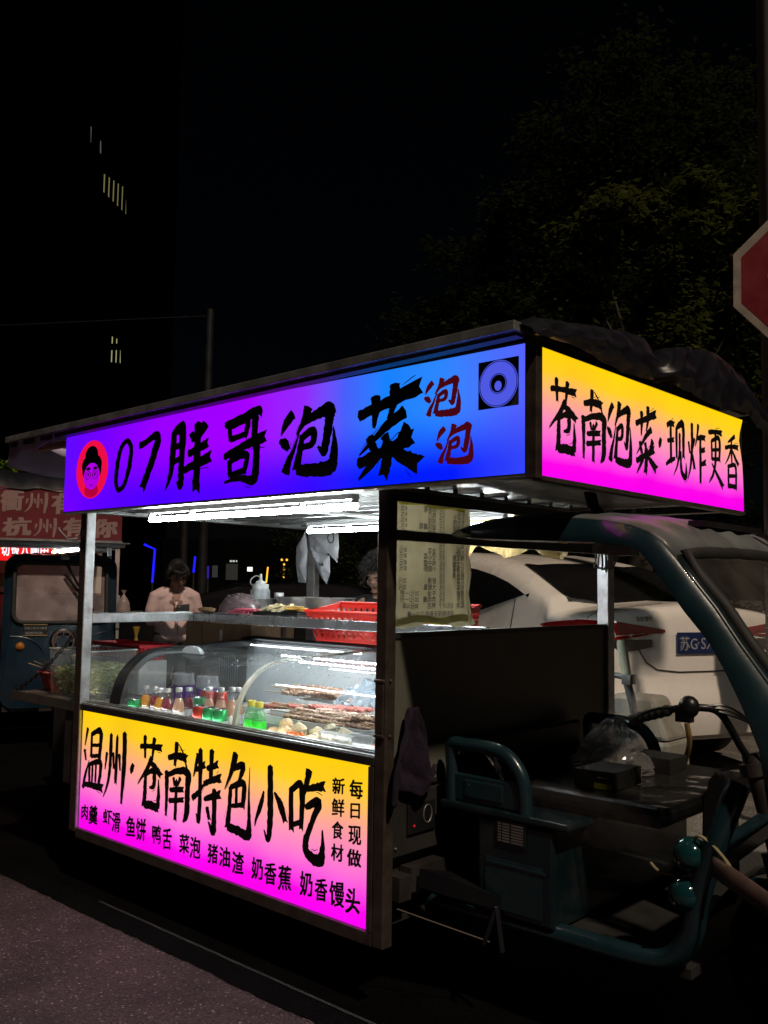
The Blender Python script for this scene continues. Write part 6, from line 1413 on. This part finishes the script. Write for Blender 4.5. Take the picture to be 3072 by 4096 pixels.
# ================================================================== PEOPLE
def flesh(parent, name, mat, caps, balls=(), voxel=.011, smooth_it=6):
    """tapered limbs and rounded masses fused into one continuous skin"""
    m_ = MB()
    for pts in caps:
        P = [p[:3] for p in pts]; rs = [p[3] for p in pts]
        m_.tube(P, rs, 12)
        for p in (pts[0], pts[-1]): m_.ball(p[:3], p[3], n=12)
    for b in balls: m_.ball(b[0], *b[1], n=18, mtx=b[2] if len(b) > 2 else None)
    off = Vector((0, 0, 0)); p = parent
    while p is not None: off += p.location; p = p.parent
    me = bpy.data.meshes.new("tmp"); me.from_pydata([tuple(Vector(v)-off) for v in m_.v], [], m_.f); bm = bmesh.new(); bm.from_mesh(me); bmesh.ops.recalc_face_normals(bm, faces=bm.faces[:]); bm.to_mesh(me); bm.free()
    o = bpy.data.objects.new("tmp", me); COL.objects.link(o)
    md = o.modifiers.new("r", 'REMESH'); md.mode = 'VOXEL'; md.voxel_size = voxel; md.use_smooth_shade = True
    md = o.modifiers.new("s", 'SMOOTH'); md.iterations = smooth_it; md.factor = .5
    me2 = bpy.data.meshes.new_from_object(o.evaluated_get(bpy.context.evaluated_depsgraph_get())); bpy.data.objects.remove(o)
    me2.name = name; me2.materials.clear(); me2.materials.append(mat)
    me2.polygons.foreach_set("use_smooth", [True]*len(me2.polygons))
    r = bpy.data.objects.new(name, me2); COL.objects.link(r); r.parent = parent
    return r
def head(hc, rot):
    """head masses around centre hc; local face looks to -y"""
    Mx = Matrix.Rotation(rot[2], 4, 'Z') @ Matrix.Rotation(rot[0], 4, 'X') @ Matrix.Rotation(rot[1], 4, 'Y')
    def T(x, y, z): return Vector(hc)+(Mx @ Vector((x, y, z)))
    B = [(T(0, .012, .028), (.074, .092, .088), Mx), (T(0, -.030, -.030), (.060, .062, .078), Mx), (T(0, -.060, -.092), (.030, .026, .022), Mx),
         (T(.036, -.066, -.030), (.026, .022, .024), Mx), (T(-.036, -.066, -.030), (.026, .022, .024), Mx),
         (T(0, -.082, .022), (.046, .014, .012), Mx), (T(.076, .005, -.018), (.010, .020, .032), Mx), (T(-.076, .005, -.018), (.010, .020, .032), Mx),
         (T(0, -.098, -.070), (.024, .010, .007), Mx), (T(0, -.096, -.080), (.020, .010, .007), Mx)]
    C = [[(*T(0, -.084, .012), .011), (*T(0, -.108, -.030), .013)], [(*T(-.013, -.094, -.034), .010), (*T(.013, -.094, -.034), .010)]]
    return Mx, T, B, C
def face(root, T, Mx, body):
    for s in (-1, 1):
        m_ = MB(); m_.ball(T(s*.031, -.083, -.002), .0125, .008, .007, 10, Mx); m_.build("eye", pm("eye", (.10, .08, .07), .2), root, smooth=True)
        m_ = MB(); m_.tube([T(s*.014, -.096, .020), T(s*.032, -.096, .026), T(s*.050, -.086, .020)], [.003, .0045, .002], 6); m_.build("eyebrow", HAIR, root)
    m_ = MB(); m_.tube([T(-.022, -.098, -.076), T(0, -.107, -.074), T(.022, -.098, -.076)], [.002, .0042, .002], 6); m_.build("lips", pm("lips", (.30, .11, .09), .5), root, smooth=True)
def hand(T0, d, side, up, sc=1., curl=.8):
    """palm and five bent fingers from wrist T0; d along the hand, side towards the thumb, up = back of hand"""
    d, side, up = d.normalized(), side.normalized(), up.normalized(); C = []
    C.append([(*T0, .026*sc), (*(T0+d*.05*sc+side*.012*sc), .024*sc), (*(T0+d*.085*sc+side*.02*sc), .012*sc)]); C.append([(*T0, .024*sc), (*(T0+d*.085*sc-side*.022*sc), .012*sc)])
    C.append([(*(T0+d*.082*sc+side*.024*sc), .012*sc), (*(T0+d*.082*sc-side*.028*sc), .011*sc)])
    for i, (o, ln) in enumerate(((.028, .070), (.010, .078), (-.010, .072), (-.028, .056))):
        b = T0+d*.088*sc+side*o*sc; l1 = ln*sc; c = curl*(1+.08*i)
        p1 = b+(d*math.cos(c*.4)-up*math.sin(c*.4))*l1*.45; p2 = p1+(d*math.cos(c*1.1)-up*math.sin(c*1.1))*l1*.32; p3 = p2+(d*math.cos(c*1.7)-up*math.sin(c*1.7))*l1*.25
        C.append([(*b, .0092*sc), (*p1, .0085*sc), (*p2, .0078*sc), (*p3, .0068*sc)])
    b = T0+d*.03*sc+side*.026*sc; p1 = b+(d*.6+side*.7-up*.2).normalized()*.038*sc; p2 = p1+(d*.9+side*.15-up*.35).normalized()*.034*sc
    C.append([(*b, .013*sc), (*p1, .0105*sc), (*p2, .0082*sc)])
    return C
V = Vector
# ---- man in a pink shirt looking down at his phone
man = thing("person", "man in a pale pink open collared shirt looking down at his phone", "person", (0, 0, 0))
hc = (.01, -.085, 1.475); Mx, T, HB, HC = head(hc, (R(30), R(-4), R(10)))
lel, rel = V((.202, -.02, 1.06)), V((-.202, -.02, 1.06)); lw, rw_ = V((.085, -.235, 1.135)), V((-.045, -.235, 1.115))
C = HC+[[(0, -.02, 1.30, .058), (.005, -.055, 1.42, .052)],
   [(0, 0, .93, .125), (0, .0, 1.08, .118), (0, -.005, 1.24, .118), (0, -.01, 1.31, .075)],
   [(.09, 0, 1.27, .075), (.160, 0, 1.272, .056), (.202, -.01, 1.16, .043), (*lel, .037), (*V(lel).lerp(lw, .6), .034), (*lw, .026)],
   [(-.09, 0, 1.27, .075), (-.160, 0, 1.272, .056), (-.202, -.01, 1.16, .043), (*rel, .037), (*V(rel).lerp(rw_, .6), .034), (*rw_, .026)],
   [(.085, 0, .92, .095), (.10, -.02, .50, .062), (.10, .02, .48, .058), (.10, .03, .09, .040), (.10, -.10, .045, .036)],
   [(-.085, 0, .92, .095), (-.10, -.02, .50, .062), (-.10, .02, .48, .058), (-.10, .03, .09, .040), (-.10, -.10, .045, .036)]]
C += hand(lw, V((-.75, -.45, .25)), V((-.2, .1, 1)), V((.5, -.8, 0)), .92, 1.0)+hand(rw_, V((.55, -.6, .25)), V((.2, .1, 1)), V((-.5, -.8, 0)), .92, 1.0)
flesh(man, "body", SKIN, C, HB+[((.0, 0, 1.16), (.175, .10, .17)), ((0, 0, .96), (.16, .11, .12))], .0085, 5)
face(man, T, Mx, None)
PINK = pm("pale pink shirt", (.62, .46, .46), .7, 0, .08, 6, .7, 13)
SH = [[(.065, -.005, 1.29, .085), (.115, 0, 1.278, .082), (.158, 0, 1.270, .072), (.203, -.01, 1.15, .053), (lel.x+.002, lel.y, lel.z-.005, .048), (*V(lel).lerp(lw, .35), .045)],
      [(-.065, -.005, 1.29, .085), (-.115, 0, 1.278, .082), (-.158, 0, 1.270, .072), (-.203, -.01, 1.15, .053), (rel.x-.002, rel.y, rel.z-.005, .048), (*V(rel).lerp(rw_, .35), .045)],
      [(.0, .045, 1.325, .045), (.06, .03, 1.345, .022)], [(0, .045, 1.325, .045), (-.06, .03, 1.345, .022)]]
shirt = flesh(man, "shirt", PINK, SH, [((0, .003, 1.18), (.180, .122, .185)), ((0, .0, 1.0), (.172, .130, .17)), ((.01, -.01, .93), (.170, .125, .075))], .009, 4)
m_ = MB()   # collar leaves and button strip, open neck
for s in (-1, 1): m_.grid(lambda u, v, s=s: (s*(.022+.055*u-.012*v), -.125+.078*u-.014*v, 1.245+.105*u-.028*v*(1+u)), 8, 5)
m_.grid(lambda u, v: (-.010+.022*u, -.128-.006*math.sin(v*5)+.012*(v > .95), 1.235-.33*v), 2, 14)
m_.build("collar", pm("pale pink collar", (.74, .60, .59), .7, 0, .06, 6), shirt, solid=.004, smooth=True)
m_ = MB(); m_.tube([(.014, -.132, 1.235), (.015, -.136, 1.10), (.014, -.138, .95)], .0022, 5); m_.build("placket_seam", pm("shirt seam", (.22, .14, .14), .8), shirt)
m_ = MB(); m_.grid(lambda u, v: (.055+.075*u, -.128+.018*u, 1.13+.085*v), 4, 4); m_.build("pocket", PINK, shirt, solid=.006)
m_ = MB(); m_.add([(-.034, -.112, 1.302), (.040, -.112, 1.302), (.026, -.1275, 1.25), (.003, -.1330, 1.175), (-.018, -.1285, 1.25)], [(0, 1, 2, 3, 4)]); m_.build("open_neck", SKIN, shirt)
flesh(man, "trousers", pm("black trousers", (.015, .015, .016), .8, 0, .2, 8), [[(.085, 0, .90, .108), (.10, -.02, .50, .078), (.10, .03, .12, .06)], [(-.085, 0, .90, .108), (-.10, -.02, .50, .078), (-.10, .03, .12, .06)]], [((0, 0, .91), (.165, .115, .09))], .014)
def hairmesh(root, T, Mx, name, mat, n, r0, rr, curl=0, low=-.05, fringe=.035, thick=.003):
    m_ = MB()
    for i in range(n):
        a = rr.uniform(0, 6.283); el = rr.uniform(-.35, 1.57)
        d = Vector((math.cos(a)*math.cos(el), math.sin(a)*math.cos(el), math.sin(el)))
        if d.y < -.25 and d.z < fringe*10: continue
        p = Vector((d.x*.078, .012+d.y*.094, .028+d.z*.092)); pts = []
        for k in range(5):
            q = p+d*(.004+r0*k/4)+Vector((0, -.006*k if d.y < .2 else .002*k, -.012*k*(1-d.z*.5)))
            if curl: q += Vector((math.sin(k*2.2+i), math.cos(k*2.2+i*1.7), math.sin(k*1.7+i*.6)))*curl
            q.z = max(q.z, low-.02+rr.uniform(0, .02)); pts.append(T(*q))
        m_.tube(pts, [thick, thick*1.2, thick, thick*.8, thick*.3], 4, cap=False)
    return m_.build(name, mat, root, smooth=True)
rr = random.Random(5)
flh = [((T(0, .024, .046)), (.084, .098, .090), Mx)]
hp = flesh(man, "hair", HAIR, [[(*T(-.05, -.072, .068), .022), (*T(.0, -.090, .056), .024), (*T(.05, -.072, .068), .022)], [(*T(-.074, -.02, .03), .018), (*T(-.076, -.01, -.02), .012)], [(*T(.074, -.02, .03), .018), (*T(.076, -.01, -.02), .012)]], flh, .009, 3)
hairmesh(man, T, Mx, "hair_strands", HAIR, 900, .026, rr)
man.location = (-4.84, 2.62, 0); man.rotation_euler.z = R(62)
ph = thing("phone", "dark phone held in the hands of the man in pink", "phone", (0, 0, 0))
m_ = MB(); m_.obox((.035, -.305, 1.165), (.055, 0, .005), (0, .010, .052), (0, .004, -.001)); m_.build("case", BLACKP, ph, bevel=.004)
m_ = MB(); m_.obox((.035, -.2995, 1.167), (.050, 0, .0045), (0, .009, .047), (0, .0006, -.0001)); m_.build("screen", em("phone screen", (.25, .26, .30), .5), ph)
m_ = MB(); m_.obox((.0, -.311, 1.198), (.012, 0, .001), (0, .002, .006), (0, .001, 0)); m_.build("camera_bump", CHROME, ph)
ph.location = man.location; ph.rotation_euler = man.rotation_euler

# ---- woman with curly hair and glasses, mostly hidden by the corner post
wo = thing("person", "person with curly dark hair, glasses and black top bending behind the corner post", "person", (0, 0, 0))
hc = (0, -.06, 1.475); Mx, T, HB, HC = head(hc, (R(28), R(6), R(-18)))
lel, rel = V((.25, -.10, 1.05)), V((-.27, -.10, 1.12)); lw, rw_ = V((.16, -.33, 1.12)), V((-.30, -.33, 1.20))
C = HC+[[(0, -.02, 1.30, .052), (.0, -.04, 1.42, .046)],
   [(0, 0, .93, .125), (0, .0, 1.08, .115), (0, -.005, 1.24, .115), (0, -.01, 1.31, .07)],
   [(.10, 0, 1.27, .072), (.175, 0, 1.27, .058), (.235, -.05, 1.16, .044), (*lel, .038), (*lw, .025)],
   [(-.10, 0, 1.27, .072), (-.175, 0, 1.27, .058), (-.235, -.05, 1.18, .044), (*rel, .038), (*V(rel).lerp(rw_, .6), .033), (*rw_, .025)],
   [(.085, 0, .92, .095), (.10, -.02, .50, .062), (.10, .03, .09, .040), (.10, -.10, .045, .036)],
   [(-.085, 0, .92, .095), (-.10, -.02, .50, .062), (-.10, .03, .09, .040), (-.10, -.10, .045, .036)]]
C += hand(lw, V((-.3, -.8, 0)), V((-1, .2, 0)), V((0, 0, 1)), .9)+hand(rw_, V((-.3, -.9, -.05)), V((1, -.3, 0)), V((0, 0, 1)), .9, 1.2)
flesh(wo, "body", SKIN, C, HB+[((.0, 0, 1.16), (.165, .10, .17)), ((0, 0, .96), (.16, .11, .12))], .0085, 5)
face(wo, T, Mx, None)
BLK = pm("black cotton top", (.012, .012, .014), .85, 0, .2, 8, .3, 30)
flesh(wo, "top", BLK, [[(.09, 0, 1.30, .05), (.18, 0, 1.27, .068), (.238, -.05, 1.15, .056)], [(-.09, 0, 1.30, .05), (-.18, 0, 1.27, .068), (-.240, -.055, 1.17, .056), (-.252, -.08, 1.14, .052)], [(0, .03, 1.33, .05), (.0, .035, 1.36, .045)]], [((0, .0, 1.18), (.185, .120, .185)), ((0, .0, .99), (.18, .125, .17))], .010, 4)
flesh(wo, "trousers", pm("black trousers", (.015, .015, .016)), [[(.085, 0, .90, .108), (.10, -.02, .50, .078), (.10, .03, .12, .06)], [(-.085, 0, .90, .108), (-.10, -.02, .50, .078), (-.10, .03, .12, .06)]], [((0, 0, .91), (.165, .115, .09))], .014)
rr = random.Random(8)
flesh(wo, "hair", HAIR, [], [((T(0, .028, .046)), (.090, .104, .096), Mx)], .010, 3)
hairmesh(wo, T, Mx, "hair_curls", pm("dark brown curls", (.020, .017, .016), .45, 0, .3, 60), 1500, .050, rr, curl=.009, low=-.06, fringe=.045, thick=.0028)
m_ = MB()
for s in (-1, 1):
    m_.tube([T(s*.034+.024*math.cos(k*.5236), -.118, -.018+.019*math.sin(k*.5236)) for k in range(12)], .0016, 6, closed=True); m_.tube([T(s*.058, -.114, -.014), T(s*.078, -.03, -.006), T(s*.082, .01, -.01)], .0016, 6)
m_.tube([T(-.010, -.118, -.014), T(.010, -.118, -.014)], .0016, 6); m_.build("glasses", CHROME, wo)
m_ = MB(); wv = V(rel).lerp(rw_, .82); m_.tube([V(rel).lerp(rw_, .78), V(rel).lerp(rw_, .88)], .0295, 14); m_.build("wristband", BLACKP, wo, smooth=True)
wo.location = (-1.735, 1.945, 0); wo.rotation_euler.z = R(30)
